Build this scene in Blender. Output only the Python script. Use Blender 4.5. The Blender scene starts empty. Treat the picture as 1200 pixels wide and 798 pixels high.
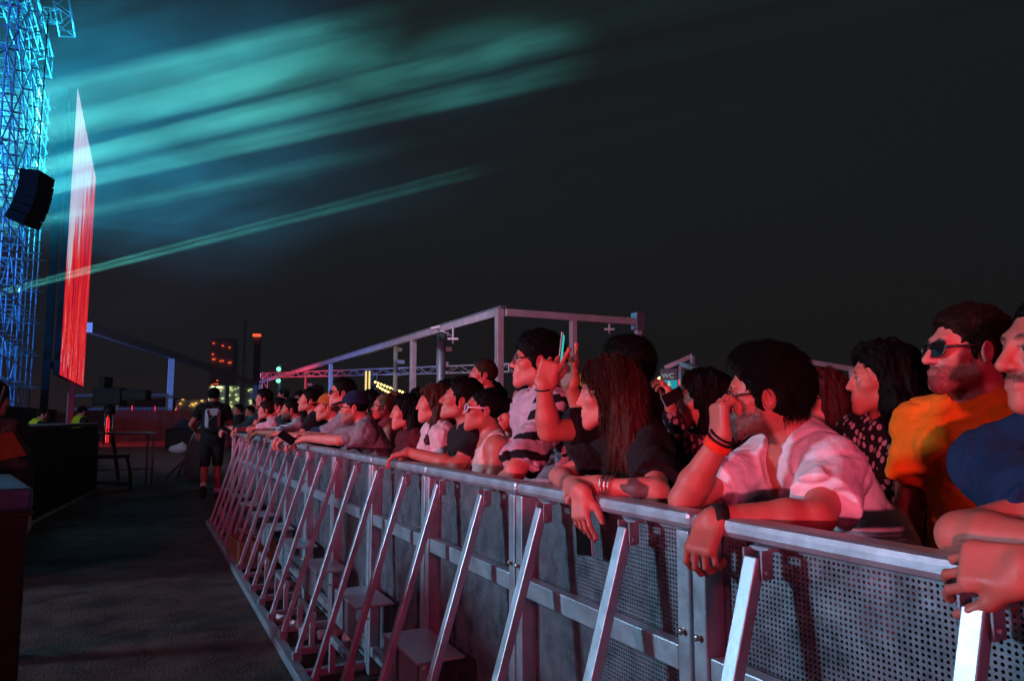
import bpy, bmesh, math, random
import numpy as np
from mathutils import Vector, Matrix
R = math.radians
random.seed(11)
rng = np.random.default_rng(5)
sc = bpy.context.scene
HAZE = 0.00035
COL = sc.collection
# ------------------------------------------------------------------ camera
H_CAM = 1.40
YAW, PITCH, F = R(26.55), R(5.9), 860.0
cam_d = bpy.data.cameras.new('camera'); cam = bpy.data.objects.new('camera', cam_d); COL.objects.link(cam)
cam.location = (0, 0, H_CAM); cam.rotation_euler = (R(90) + PITCH, 0, -YAW)
cam_d.sensor_width = 36; cam_d.lens = F / 1200 * 36; cam_d.clip_end = 2000; cam_d.clip_start = 0.05
sc.camera = cam
_s, _c = math.sin(YAW), math.cos(YAW)
_fw = Vector((_s * math.cos(PITCH), _c * math.cos(PITCH), math.sin(PITCH)))
_rt = Vector((_c, -_s, 0)); _up = _rt.cross(_fw)
CAMP = Vector((0, 0, H_CAM))
def ray(px, py): return _fw + _rt * ((px - 600) / F) + _up * ((399 - py) / F)
def at_w(px, py, w):            # point of a photo pixel at a distance along the view axis
    return CAMP + ray(px, py) * w
def at_x(px, py, X):
    r = ray(px, py); return CAMP + r * (X / r.x)
def at_z(px, py, Z):
    r = ray(px, py); return CAMP + r * ((Z - H_CAM) / r.z)
def at_y(px, py, Y):
    r = ray(px, py); return CAMP + r * (Y / r.y)
# ------------------------------------------------------------------ linking
def link(name, me, mat=None, parent=None, loc=None):
    o = bpy.data.objects.new(name, me); COL.objects.link(o)
    if mat is not None and me is not None:
        for m in (mat if isinstance(mat, (list, tuple)) else [mat]): me.materials.append(m)
    if parent is not None: o.parent = parent
    if loc is not None: o.location = loc
    return o
def tag(o, label=None, cat=None, group=None, kind=None):
    if label: o['label'] = label
    if cat: o['category'] = cat
    if group: o['group'] = group
    if kind: o['kind'] = kind
    return o
def thing(name, label, cat, loc=(0, 0, 0), rz=0, group=None):
    o = bpy.data.objects.new(name, None); COL.objects.link(o)
    o.empty_display_size = .1
    o.location = loc; o.rotation_euler = (0, 0, rz)
    return tag(o, label, cat, group)
KIDS = {}
def copy_tree(o, parent=None):
    c = o.copy(); COL.objects.link(c)
    if parent is not None: c.parent = parent
    for ch in [q for q in list(o.children)]: copy_tree(ch, c)
    return c
# ------------------------------------------------------------------ mesh builder
class MB:
    def __init__(self): self.bm = bmesh.new()
    def box(self, c, size, rot=None, bev=0.0):
        b = bmesh.new(); bmesh.ops.create_cube(b, size=1)
        bmesh.ops.scale(b, vec=size, verts=b.verts)
        if bev > 0: bmesh.ops.bevel(b, geom=b.edges[:], offset=bev, segments=2, affect='EDGES', profile=.5)
        M = Matrix.Translation(c) @ (rot.to_4x4() if rot is not None else Matrix())
        bmesh.ops.transform(b, matrix=M, verts=b.verts); self._merge(b); return self
    def _merge(self, b):
        me = bpy.data.meshes.new('t'); b.to_mesh(me); b.free(); self.bm.from_mesh(me); bpy.data.meshes.remove(me)
    def bar(self, a, b, w, h=None, bev=0.0, up=(0, 0, 1)):   # rectangular bar from a to b
        a = Vector(a); b = Vector(b); d = b - a; L = d.length; d.normalize()
        u = Vector(up)
        if abs(d.dot(u)) > .98: u = Vector((0, 1, 0))
        x = d.cross(u).normalized(); z = x.cross(d)
        rot = Matrix((x, d, z)).transposed()
        return self.box((a + b) / 2, (w, L, h or w), rot, bev)
    def tube(self, pts, r, n=8, cap=True, r2=None):
        pts = [Vector(p) for p in pts]; rings = []; N = len(pts); prev = None
        for i, p in enumerate(pts):
            d = (pts[min(i + 1, N - 1)] - pts[max(i - 1, 0)]).normalized()
            if prev is None:
                u = Vector((0, 0, 1)) if abs(d.z) < .9 else Vector((1, 0, 0))
                x = d.cross(u).normalized()
            else:
                x = (prev - d * prev.dot(d)).normalized()
            prev = x; y = d.cross(x)
            rr = r if r2 is None else r + (r2 - r) * i / (N - 1)
            rings.append([self.bm.verts.new(p + x * (rr * math.cos(2 * math.pi * k / n)) + y * (rr * math.sin(2 * math.pi * k / n))) for k in range(n)])
        for i in range(N - 1):
            for k in range(n):
                f = self.bm.faces.new((rings[i][k], rings[i][(k + 1) % n], rings[i + 1][(k + 1) % n], rings[i + 1][k])); f.smooth = n > 5
        if cap:
            self.bm.faces.new(rings[0][::-1]); self.bm.faces.new(rings[-1])
        return self
    def lathe(self, prof, c=(0, 0, 0), n=20, rot=None):
        rings = []
        M = Matrix.Translation(c) @ (rot.to_4x4() if rot is not None else Matrix())
        for r_, z_ in prof:
            rings.append([self.bm.verts.new(M @ Vector((r_ * math.cos(2 * math.pi * k / n), r_ * math.sin(2 * math.pi * k / n), z_))) for k in range(n)])
        for i in range(len(rings) - 1):
            for k in range(n):
                f = self.bm.faces.new((rings[i][k], rings[i][(k + 1) % n], rings[i + 1][(k + 1) % n], rings[i + 1][k])); f.smooth = True
        self.bm.faces.new(rings[0][::-1]); self.bm.faces.new(rings[-1]); return self
    def ball(self, c, r, seg=10):
        b = bmesh.new(); bmesh.ops.create_uvsphere(b, u_segments=seg, v_segments=max(6, seg * 2 // 3), radius=1)
        rr = r if isinstance(r, (tuple, list)) else (r, r, r)
        bmesh.ops.scale(b, vec=rr, verts=b.verts); bmesh.ops.translate(b, vec=c, verts=b.verts)
        for f in b.faces: f.smooth = True
        self._merge(b); return self
    def poly(self, pts, thick, nrm):
        nrm = Vector(nrm).normalized() * thick
        a = [self.bm.verts.new(Vector(p)) for p in pts]; b = [self.bm.verts.new(Vector(p) + nrm) for p in pts]
        self.bm.faces.new(a[::-1]); self.bm.faces.new(b); n = len(a)
        for i in range(n): self.bm.faces.new((a[i], a[(i + 1) % n], b[(i + 1) % n], b[i]))
        return self
    def mesh(self, name):
        bmesh.ops.recalc_face_normals(self.bm, faces=self.bm.faces[:])
        me = bpy.data.meshes.new(name); self.bm.to_mesh(me); self.bm.free(); return me
    def build(self, name, mat, parent=None, loc=None):
        return link(name, self.mesh(name), mat, parent, loc)
# ------------------------------------------------------------------ materials
def nt(name):
    m = bpy.data.materials.new(name); m.use_nodes = True
    t = m.node_tree; t.nodes.clear()
    out = t.nodes.new('ShaderNodeOutputMaterial'); return m, t, out
def N(t, typ, **kw):
    n = t.nodes.new(typ)
    for k, v in kw.items():
        if k == 'inp':
            for a, b in v.items():
                n.inputs[a].default_value = b
        else: setattr(n, k, v)
    return n
def pbr(name, col, rough=.6, metal=0.0, nscale=30, namp=.25, bump=.0, bscale=60, spec=.5, rvar=.0, sheen=0.0, coat=0.0):
    m, t, out = nt(name); L = t.links.new
    b = N(t, 'ShaderNodeBsdfPrincipled'); L(b.outputs[0], out.inputs[0])
    tc = N(t, 'ShaderNodeTexCoord')
    nz = N(t, 'ShaderNodeTexNoise', inp={'Scale': nscale, 'Detail': 5.0, 'Roughness': .6}); L(tc.outputs['Object'], nz.inputs['Vector'])
    mr = N(t, 'ShaderNodeMapRange', inp={1: .3, 2: .7, 3: 1 - namp, 4: 1 + namp}); L(nz.outputs[0], mr.inputs[0])
    mx = N(t, 'ShaderNodeMix', data_type='RGBA', blend_type='MULTIPLY', inp={0: 1.0, 6: (*col, 1)}); L(mr.outputs[0], mx.inputs[7])
    L(mx.outputs[2], b.inputs['Base Color'])
    b.inputs['Roughness'].default_value = rough; b.inputs['Metallic'].default_value = metal
    b.inputs['Specular IOR Level'].default_value = spec
    if sheen: b.inputs['Sheen Weight'].default_value = sheen; b.inputs['Sheen Roughness'].default_value = .5
    if coat: b.inputs['Coat Weight'].default_value = coat
    if rvar:
        m2 = N(t, 'ShaderNodeMapRange', inp={1: .3, 2: .7, 3: max(0.03, rough - rvar), 4: min(1, rough + rvar)}); L(nz.outputs[0], m2.inputs[0]); L(m2.outputs[0], b.inputs['Roughness'])
    if bump:
        n2 = N(t, 'ShaderNodeTexNoise', inp={'Scale': bscale, 'Detail': 4.0}); L(tc.outputs['Object'], n2.inputs['Vector'])
        bp = N(t, 'ShaderNodeBump', inp={'Strength': bump, 'Distance': .01}); L(n2.outputs[0], bp.inputs['Height']); L(bp.outputs[0], b.inputs['Normal'])
    return m
def emit(name, col, st):
    m, t, out = nt(name); e = N(t, 'ShaderNodeEmission', inp={0: (*col, 1), 1: st}); t.links.new(e.outputs[0], out.inputs[0]); return m
MAT = {}
MAT['steel'] = pbr('galvanised_steel', (.43, .49, .54), .40, .7, 14, .14, .05, 90, rvar=.07)
MAT['steel_dark'] = pbr('worn_steel', (.26, .29, .33), .5, .7, 14, .22, .08, 70, rvar=.08)
MAT['black'] = pbr('black_paint', (.012, .012, .013), .6, 0, 20, .3, spec=.15)
MAT['blackcloth'] = pbr('black_drape', (.010, .010, .012), .95, 0, 12, .4, .2, 30, spec=.08)
MAT['bolt'] = pbr('zinc_bolt', (.6, .58, .55), .3, .9, 50, .2)
MAT['alu'] = pbr('tent_aluminium', (.55, .55, .58), .45, .3, 3, .15)
MAT['scaf'] = pbr('scaffold_tube', (.55, .58, .6), .4, .35, 6, .25)
MAT['wood'] = pbr('plywood', (.22, .12, .06), .7, 0, 14, .35, .2, 40)
MAT['glass_bottle'] = pbr('clear_plastic', (.55, .62, .66), .18, 0, 30, .2, spec=.8)
MAT['white'] = pbr('white_plastic', (.7, .7, .72), .4, 0, 30, .1)
# ------------------------------------------------------------------ ground
def ground():
    m, t, out = nt('pit_asphalt'); L = t.links.new
    b = N(t, 'ShaderNodeBsdfPrincipled', inp={'Specular IOR Level': .12}); L(b.outputs[0], out.inputs[0])
    tc = N(t, 'ShaderNodeTexCoord')
    n1 = N(t, 'ShaderNodeTexNoise', inp={'Scale': .55, 'Detail': 6.0, 'Roughness': .65}); L(tc.outputs['Object'], n1.inputs['Vector'])
    n2 = N(t, 'ShaderNodeTexNoise', inp={'Scale': 55.0, 'Detail': 5.0}); L(tc.outputs['Object'], n2.inputs['Vector'])
    n3 = N(t, 'ShaderNodeTexNoise', inp={'Scale': 3.0, 'Detail': 8.0, 'Roughness': .7}); L(tc.outputs['Object'], n3.inputs['Vector'])
    cr = N(t, 'ShaderNodeValToRGB'); cr.color_ramp.elements[0].position = .35; cr.color_ramp.elements[0].color = (.026, .015, .014, 1)
    cr.color_ramp.elements[1].position = .68; cr.color_ramp.elements[1].color = (.10, .064, .058, 1); L(n3.outputs[0], cr.inputs[0])
    mr = N(t, 'ShaderNodeMapRange', inp={1: .3, 2: .7, 3: .6, 4: 1.35}); L(n2.outputs[0], mr.inputs[0])
    mx = N(t, 'ShaderNodeMix', data_type='RGBA', blend_type='MULTIPLY', inp={0: 1.0}); L(cr.outputs[0], mx.inputs[6]); L(mr.outputs[0], mx.inputs[7])
    L(mx.outputs[2], b.inputs['Base Color'])
    r = N(t, 'ShaderNodeMapRange', inp={1: .35, 2: .65, 3: .5, 4: .9}); L(n1.outputs[0], r.inputs[0]); L(r.outputs[0], b.inputs['Roughness'])
    ad = N(t, 'ShaderNodeMath', operation='MULTIPLY_ADD', inp={1: .5}); L(n3.outputs[0], ad.inputs[0]); L(n2.outputs[0], ad.inputs[2])
    bp = N(t, 'ShaderNodeBump', inp={'Strength': .55, 'Distance': .02}); L(ad.outputs[0], bp.inputs['Height']); L(bp.outputs[0], b.inputs['Normal'])
    me = bpy.data.meshes.new('ground')
    S = 700
    me.from_pydata([(-S, -S, 0), (S, -S, 0), (S, S, 0), (-S, S, 0)], [], [(0, 1, 2, 3)])
    tag(link('ground', me, m), kind='structure')
ground()
# ------------------------------------------------------------------ crowd barrier
XR, MODL, YB0 = 1.20, .906, None
def perf_mat():
    m, t, out = nt('perforated_steel'); L = t.links.new
    b = N(t, 'ShaderNodeBsdfPrincipled', inp={'Metallic': .55, 'Roughness': .5})
    tr = N(t, 'ShaderNodeBsdfTransparent'); mixs = N(t, 'ShaderNodeMixShader'); L(mixs.outputs[0], out.inputs[0])
    tc = N(t, 'ShaderNodeTexCoord'); sx = N(t, 'ShaderNodeSeparateXYZ'); L(tc.outputs['Object'], sx.inputs[0])
    P = .0110
    def cell(sock, off):
        a = N(t, 'ShaderNodeMath', operation='MULTIPLY_ADD', inp={1: 1 / P, 2: 50 + off}); L(sock, a.inputs[0])
        f = N(t, 'ShaderNodeMath', operation='FRACT'); L(a.outputs[0], f.inputs[0])
        s = N(t, 'ShaderNodeMath', operation='SUBTRACT', inp={1: .5}); L(f.outputs[0], s.inputs[0])
        return s.outputs[0]
    def hole(off):
        y = cell(sx.outputs[1], off); z = cell(sx.outputs[2], off)
        c = N(t, 'ShaderNodeCombineXYZ'); L(y, c.inputs[0]); L(z, c.inputs[1])
        ln = N(t, 'ShaderNodeVectorMath', operation='LENGTH'); L(c.outputs[0], ln.inputs[0])
        lt = N(t, 'ShaderNodeMath', operation='LESS_THAN', inp={1: .28}); L(ln.outputs['Value'], lt.inputs[0]); return lt.outputs[0]
    # the perforated field stops short of the sheet's folded border
    ay = N(t, 'ShaderNodeMath', operation='ABSOLUTE'); L(sx.outputs[1], ay.inputs[0])
    my = N(t, 'ShaderNodeMath', operation='LESS_THAN', inp={1: .385}); L(ay.outputs[0], my.inputs[0])
    h1 = hole(0.0)
    mm = N(t, 'ShaderNodeMath', operation='MULTIPLY'); L(h1, mm.inputs[0]); L(my.outputs[0], mm.inputs[1])
    L(mm.outputs[0], mixs.inputs[0]); L(b.outputs[0], mixs.inputs[1]); L(tr.outputs[0], mixs.inputs[2])
    nz = N(t, 'ShaderNodeTexNoise', inp={'Scale': 9.0, 'Detail': 7.0, 'Roughness': .7}); L(tc.outputs['Object'], nz.inputs['Vector'])
    cr = N(t, 'ShaderNodeValToRGB'); e = cr.color_ramp.elements
    e[0].position = .36; e[0].color = (.07, .07, .085, 1); e[1].position = .7; e[1].color = (.30, .30, .34, 1); L(nz.outputs[0], cr.inputs[0])
    L(cr.outputs[0], b.inputs['Base Color'])
    r = N(t, 'ShaderNodeMapRange', inp={1: .3, 2: .7, 3: .62, 4: .36}); L(nz.outputs[0], r.inputs[0]); L(r.outputs[0], b.inputs['Roughness'])
    n2 = N(t, 'ShaderNodeTexNoise', inp={'Scale': 5.0, 'Detail': 2.0}); L(tc.outputs['Object'], n2.inputs['Vector'])
    bp = N(t, 'ShaderNodeBump', inp={'Strength': .5, 'Distance': .02}); L(n2.outputs[0], bp.inputs['Height']); L(bp.outputs[0], b.inputs['Normal'])
    return m
MAT['perf'] = perf_mat()
ZR = 1.175; ZM = .858
def make_barrier():
    """one module; local origin on the ground under the middle of its panel, pit side = -x, length along y"""
    t = thing('crowd_barrier', 'x', 'barrier', group='crowd barriers along the pit')
    S = MAT['steel']; D = MAT['steel_dark']; hl = MODL / 2
    m = MB(); m.box((0, 0, ZR - .021), (.080, MODL - .004, .042), None, .0145); m.build('top_rail', S, t)
    m = MB(); m.box((-.018, 0, ZM - .026), (.04, MODL - .11, .06), None, .004); m.build('middle_rail', S, t)
    m = MB(); m.box((-.018, 0, .13), (.04, MODL - .11, .05), None, .004); m.build('bottom_rail', S, t)
    for sgn in (-1, 1):
        m = MB(); m.box((-.012, sgn * (hl - .028), (ZR - .042) / 2), (.062, .045, ZR - .042 - .004), None, .005)
        o = m.build('post', S, t)
        for zz in (.90, .30):
            m = MB(); m.lathe([(.008, 0), (.008, .012), (.004, .014)], (-.043, sgn * (hl - .028), zz), 8, Matrix.Rotation(R(-90), 3, 'Y')); m.build('bolt', MAT['bolt'], o)
    me = bpy.data.meshes.new('panel')
    b = bmesh.new(); bmesh.ops.create_cube(b, size=1); bmesh.ops.scale(b, vec=(.003, MODL - .1, 1.0), verts=b.verts)
    bmesh.ops.translate(b, vec=(.012, 0, .625), verts=b.verts); b.to_mesh(me); b.free()
    link('perforated_panel', me, MAT['perf'], t)
    for k, y in enumerate((-MODL / 4, MODL / 4)):
        m = MB(); a = Vector((-.062, y, 1.112)); e = Vector((-.375, y, .085))
        m.bar(a, e, .042, .03, .003, up=(0, 1, 0)) if False else m.bar(a, e, .036, .028, .003, up=(1, 0, .34))
        o = m.build('strut', S, t)
        m = MB()
        m.box((-.036, y, 1.128), (.03, .052, .008), None, .001)
        for q in (-1, 1): m.box((-.055, y + q * .0245, 1.100), (.030, .005, .058), None, .001)
        m.lathe([(.007, -.034), (.007, .034)], (-.058, y, 1.085), 8, Matrix.Rotation(R(90), 3, 'X'))
        m.build('bracket', D, o)
        m = MB()
        m.box((-.375, y, .075), (.05, .056, .05), None, .003); m.build('strut_shoe', D, o)
    m = MB(); m.box((-.395, 0, .035), (.055, MODL - .006, .055), None, .005); m.build('base_bar', D, t)
    for y in (-hl + .05, .0):
        m = MB(); m.box((-.195, y, .033), (.335, .04, .04), None, .003); m.build('cross_tie', D, t)
    # step: the box stage crew stand on
    st = MB(); st.box((-.135, .205, .47), (.20, .43, .012), None, .003); so = st.build('step', S, t)
    q = MB(); q.box((-.232, .205, .385), (.005, .42, .155)); q.build('front_plate', D, so)
    q = MB(); q.box((-.24, .205, .22), (.03, .43, .035), None, .003); q.build('foot_bar', S, so)
    for y in (.01, .40):
        q = MB(); q.box((-.245, y, .13), (.03, .03, .15), None, .002); q.build('leg', S, so)
    m = MB(); m.box((.48, 0, .016), (.93, MODL - .01, .012)); m.build('tread_plate', D, t)
    return t
# strut tops in the photo fix the phase along y
Y_STRUT = at_x(735, 614, XR - .058).y
barrier0 = make_barrier()
n_mod = 11
ordw = ['nearest', 'second', 'third', 'fourth', 'fifth', 'sixth', 'seventh', 'eighth', 'ninth', 'tenth', 'eleventh', 'twelfth']
BAR_Y = []
for i in range(n_mod):
    y = Y_STRUT + MODL / 4 + (i - 1) * MODL
    BAR_Y.append(y)
    o = barrier0 if i == 0 else copy_tree(barrier0)
    o.location = (XR, y, 0)
BAR_ROWS = []
bar_objs = [o for o in bpy.data.objects if o.name.startswith('crowd_barrier')]
bar_objs.sort(key=lambda o: o.location.y)
hint = ['nearest barrier section, its two struts below the white shirt and the navy shirt',
        'barrier section below the long haired woman, a phone hanging over its rail',
        'barrier section with a steel step in front of the zebra sleeves and white sunglasses',
        'barrier section below the curly haired woman and her neighbour\'s hand on the rail',
        'barrier section below the woman in the dark maroon top',
        'barrier section below the elbow of the navy cap man']
for i, o in enumerate(bar_objs):
    o['label'] = hint[i] if i < len(hint) else 'grey steel barrier section, %s from the near end of the row' % ordw[i]
Y_END = BAR_Y[-1] + MODL / 2
# the barrier that turns the corner at the far end of the row
for k in range(2):
    o = copy_tree(barrier0); o.location = (1.05 + MODL * k + .48, Y_END + .15, 0); o.rotation_euler = (0, 0, R(90))
    o['label'] = ['far barrier section turned across the end of the row, nearest the walking man', 'far crosswise barrier section half hidden behind the leaning front row'][k]
    o['group'] = 'barriers turned across the end of the pit'
# ------------------------------------------------------------------ implicit surfaces -> one continuous mesh
V3 = lambda *a: np.array(a, dtype=np.float64)
def unit(v): return v / (np.linalg.norm(v) + 1e-9)
class Grid:
    def __init__(self, lo, hi, h, coarse_below=None):
        self.h = h
        ax = []
        for k in range(3):
            if k == 2 and coarse_below is not None and coarse_below > lo[2]:
                a = np.arange(lo[2], coarse_below, max(3 * h, .03)); b = np.arange(coarse_below, hi[2] + h, h)
                ax.append(np.concatenate([a, b]))
            else: ax.append(np.arange(lo[k], hi[k] + h, h))
        self.ax = [a.astype(np.float32) for a in ax]
        self.d = np.full([len(a) for a in self.ax], 1.0, np.float32)
    def sub(self, lo, hi, m):
        sl = []
        for k in range(3):
            i0 = max(0, int(np.searchsorted(self.ax[k], lo[k] - m)) - 1); i1 = min(len(self.ax[k]), int(np.searchsorted(self.ax[k], hi[k] + m)) + 1)
            if i1 <= i0: return None
            sl.append(slice(i0, i1))
        x = self.ax[0][sl[0]][:, None, None]; y = self.ax[1][sl[1]][None, :, None]; z = self.ax[2][sl[2]][None, None, :]
        return tuple(sl), x, y, z
    def op(self, prim, k=.02, mode='u', off=0.0):
        q = self.sub(prim.lo - abs(off), prim.hi + abs(off), max(1.2 * k, 4 * self.h))
        if q is None: return
        sl, x, y, z = q
        b = (prim.f(x, y, z) - off).astype(np.float32); a = self.d[sl]
        if mode == 'u':
            h = np.maximum(k - np.abs(a - b), 0) / k if k > 0 else 0
            self.d[sl] = np.minimum(a, b) - h * h * (k * .25)
        elif mode == 's':
            b = -b
            h = np.maximum(k - np.abs(a - b), 0) / k if k > 0 else 0
            self.d[sl] = np.maximum(a, b) + h * h * (k * .25)
    def apply(self, fn):
        x = self.ax[0][:, None, None]; y = self.ax[1][None, :, None]; z = self.ax[2][None, None, :]
        self.d = fn(self.d, x, y, z).astype(np.float32)
class Cone:
    def __init__(self, a, b, ra, rb, flat=None):
        self.a, self.b, self.ra, self.rb = np.array(a, float), np.array(b, float), ra, rb
        m = max(ra, rb); self.lo = np.minimum(self.a, self.b) - m; self.hi = np.maximum(self.a, self.b) + m
    def f(self, x, y, z):
        d = self.b - self.a; L2 = max(float(d @ d), 1e-9)
        px, py, pz = x - self.a[0], y - self.a[1], z - self.a[2]
        t = np.clip((px * d[0] + py * d[1] + pz * d[2]) / L2, 0, 1)
        return np.sqrt((px - t * d[0]) ** 2 + (py - t * d[1]) ** 2 + (pz - t * d[2]) ** 2) - (self.ra + (self.rb - self.ra) * t)
class CutCone(Cone):
    """cone cut square at the far end b"""
    def f(self, x, y, z):
        d0 = Cone(self.a, self.b + unit(self.b - self.a) * .06, self.ra, self.rb + (self.rb - self.ra) * .06 / max(1e-3, np.linalg.norm(self.b - self.a))).f(x, y, z)
        n = unit(self.b - self.a)
        return np.maximum(d0, (x - self.b[0]) * n[0] + (y - self.b[1]) * n[1] + (z - self.b[2]) * n[2])
class Ell:
    def __init__(self, c, r, M=None):
        self.c = np.array(c, float); self.r = np.array(r, float); self.M = np.eye(3) if M is None else np.array(M, float)  # columns = axes
        e = np.sqrt(((self.M * self.r) ** 2).sum(1)); self.lo = self.c - e; self.hi = self.c + e
    def f(self, x, y, z):
        px, py, pz = x - self.c[0], y - self.c[1], z - self.c[2]; M = self.M
        u = px * M[0, 0] + py * M[1, 0] + pz * M[2, 0]; v = px * M[0, 1] + py * M[1, 1] + pz * M[2, 1]; w = px * M[0, 2] + py * M[1, 2] + pz * M[2, 2]
        r = self.r
        k0 = np.sqrt((u / r[0]) ** 2 + (v / r[1]) ** 2 + (w / r[2]) ** 2)
        k1 = np.sqrt((u / r[0] ** 2) ** 2 + (v / r[1] ** 2) ** 2 + (w / r[2] ** 2) ** 2) + 1e-6
        return k0 * (k0 - 1) / k1
class RBox:
    def __init__(self, c, half, M, rnd):
        self.c = np.array(c, float); self.hf = np.array(half, float); self.M = np.array(M, float); self.rnd = rnd
        e = (np.abs(self.M) * (self.hf)).sum(1); self.lo = self.c - e; self.hi = self.c + e
    def f(self, x, y, z):
        px, py, pz = x - self.c[0], y - self.c[1], z - self.c[2]; M = self.M; h = self.hf - self.rnd
        q = [np.abs(px * M[0, k] + py * M[1, k] + pz * M[2, k]) - h[k] for k in range(3)]
        return np.sqrt(sum(np.maximum(a, 0) ** 2 for a in q)) + np.minimum(np.maximum(np.maximum(q[0], q[1]), q[2]), 0) - self.rnd
def surface_nets(g):
    d = g.d; ins = d < 0
    nx, ny, nz = d.shape
    c = np.zeros((nx - 1, ny - 1, nz - 1), np.uint8)
    for i in (0, 1):
        for j in (0, 1):
            for k in (0, 1): c += ins[i:nx - 1 + i, j:ny - 1 + j, k:nz - 1 + k]
    act = (c > 0) & (c < 8)
    I, J, K = np.nonzero(act); n = len(I)
    if n == 0: return np.zeros((0, 3)), np.zeros((0, 4), int)
    idx = np.full(act.shape, -1, np.int32); idx[I, J, K] = np.arange(n)
    acc = np.zeros((n, 3)); cnt = np.zeros(n)
    cor = [(i, j, k) for i in (0, 1) for j in (0, 1) for k in (0, 1)]
    for a in range(8):
        for b in range(a + 1, 8):
            A, B = cor[a], cor[b]
            if sum(abs(p - q) for p, q in zip(A, B)) != 1: continue
            da = d[I + A[0], J + A[1], K + A[2]]; db = d[I + B[0], J + B[1], K + B[2]]
            m = (da < 0) != (db < 0)
            t = np.where(m, da / np.where(m, da - db, 1), 0)
            for q in range(3): acc[:, q] += np.where(m, A[q] + t * (B[q] - A[q]), 0)
            cnt += m
    acc /= cnt[:, None]; acc += np.stack([I, J, K], 1)
    P = np.stack([np.interp(acc[:, q], np.arange(len(g.ax[q])), g.ax[q]) for q in range(3)], 1)
    quads = []
    for q in range(3):
        sa = [slice(None)] * 3; sb = [slice(None)] * 3; sa[q] = slice(0, -1); sb[q] = slice(1, None)
        A = ins[tuple(sa)]; B = ins[tuple(sb)]
        o1, o2 = (q + 1) % 3, (q + 2) % 3
        ch = A != B
        i3 = np.array(np.nonzero(ch))
        ok = (i3[o1] >= 1) & (i3[o2] >= 1) & (i3[o1] < d.shape[o1] - 1) & (i3[o2] < d.shape[o2] - 1)
        i3 = i3[:, ok]
        fl = A[i3[0], i3[1], i3[2]]
        def ci(a, b):
            j = i3.copy(); j[o1] -= a; j[o2] -= b; return idx[j[0], j[1], j[2]]
        qd = np.stack([ci(1, 1), ci(0, 1), ci(0, 0), ci(1, 0)], 1)
        qd[~fl] = qd[~fl][:, ::-1]
        quads.append(qd)
    return P, np.concatenate(quads)
def smooth_verts(P, Q, it=1, lam=.5):
    n = len(P)
    e = np.concatenate([Q[:, [0, 1]], Q[:, [1, 2]], Q[:, [2, 3]], Q[:, [3, 0]]]); e = np.concatenate([e, e[:, ::-1]])
    for _ in range(it):
        s = np.stack([np.bincount(e[:, 0], P[e[:, 1], k], n) for k in range(3)], 1); c = np.bincount(e[:, 0], minlength=n)[:, None]
        P = P + lam * (s / np.maximum(c, 1) - P)
    return P
def np_mesh(name, P, Q, col=None):
    me = bpy.data.meshes.new(name); n = len(P); m = len(Q)
    me.vertices.add(n); me.vertices.foreach_set('co', np.ascontiguousarray(P, np.float32).ravel())
    me.loops.add(m * Q.shape[1]); me.loops.foreach_set('vertex_index', np.ascontiguousarray(Q, np.int32).ravel())
    me.polygons.add(m); me.polygons.foreach_set('loop_start', np.arange(0, m * Q.shape[1], Q.shape[1], dtype=np.int32))
    me.polygons.foreach_set('loop_total', np.full(m, Q.shape[1], np.int32)) if False else None
    me.update(calc_edges=True)
    me.polygons.foreach_set('use_smooth', np.ones(m, bool))
    if col is not None:
        a = me.color_attributes.new('tint', 'FLOAT_COLOR', 'POINT')
        c4 = np.ones((n, 4), np.float32); c4[:, :3] = col; a.data.foreach_set('color', c4.ravel())
    return me
# cheap smooth noise (sum of warped sines), vectorised
def wnoise(x, y, z, f, seed=0):
    r = np.random.default_rng(seed); v = 0
    for k in range(4):
        a = r.normal(size=3); a = a / np.linalg.norm(a) * f * (1 + .45 * k); p = r.uniform(0, 6.28, 2)
        b = r.normal(size=3); b = b / np.linalg.norm(b) * f * .6
        v = v + np.sin(a[0] * x + a[1] * y + a[2] * z + p[0] + 1.3 * np.sin(b[0] * x + b[1] * y + b[2] * z + p[1])) / (1 + .4 * k)
    return v / 2.4
# ------------------------------------------------------------------ skin / cloth / hair materials
def skin_mat():
    m, t, out = nt('skin'); L = t.links.new
    b = N(t, 'ShaderNodeBsdfPrincipled', inp={'Roughness': .48, 'Specular IOR Level': .35}); L(b.outputs[0], out.inputs[0])
    at = N(t, 'ShaderNodeVertexColor', layer_name='tint'); tc = N(t, 'ShaderNodeTexCoord')
    nz = N(t, 'ShaderNodeTexNoise', inp={'Scale': 22.0, 'Detail': 6.0, 'Roughness': .65}); L(tc.outputs['Object'], nz.inputs['Vector'])
    mr = N(t, 'ShaderNodeMapRange', inp={1: .3, 2: .7, 3: .86, 4: 1.12}); L(nz.outputs[0], mr.inputs[0])
    mx = N(t, 'ShaderNodeMix', data_type='RGBA', blend_type='MULTIPLY', inp={0: 1.0}); L(at.outputs[0], mx.inputs[6]); L(mr.outputs[0], mx.inputs[7])
    L(mx.outputs[2], b.inputs['Base Color'])
    r = N(t, 'ShaderNodeMapRange', inp={1: .3, 2: .7, 3: .40, 4: .62}); L(nz.outputs[0], r.inputs[0]); L(r.outputs[0], b.inputs['Roughness'])
    n2 = N(t, 'ShaderNodeTexNoise', inp={'Scale': 220.0, 'Detail': 3.0}); L(tc.outputs['Object'], n2.inputs['Vector'])
    bp = N(t, 'ShaderNodeBump', inp={'Strength': .16, 'Distance': .003}); L(n2.outputs[0], bp.inputs['Height']); L(bp.outputs[0], b.inputs['Normal'])
    return m
MAT['skin'] = skin_mat()
_cloth = {}
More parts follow.
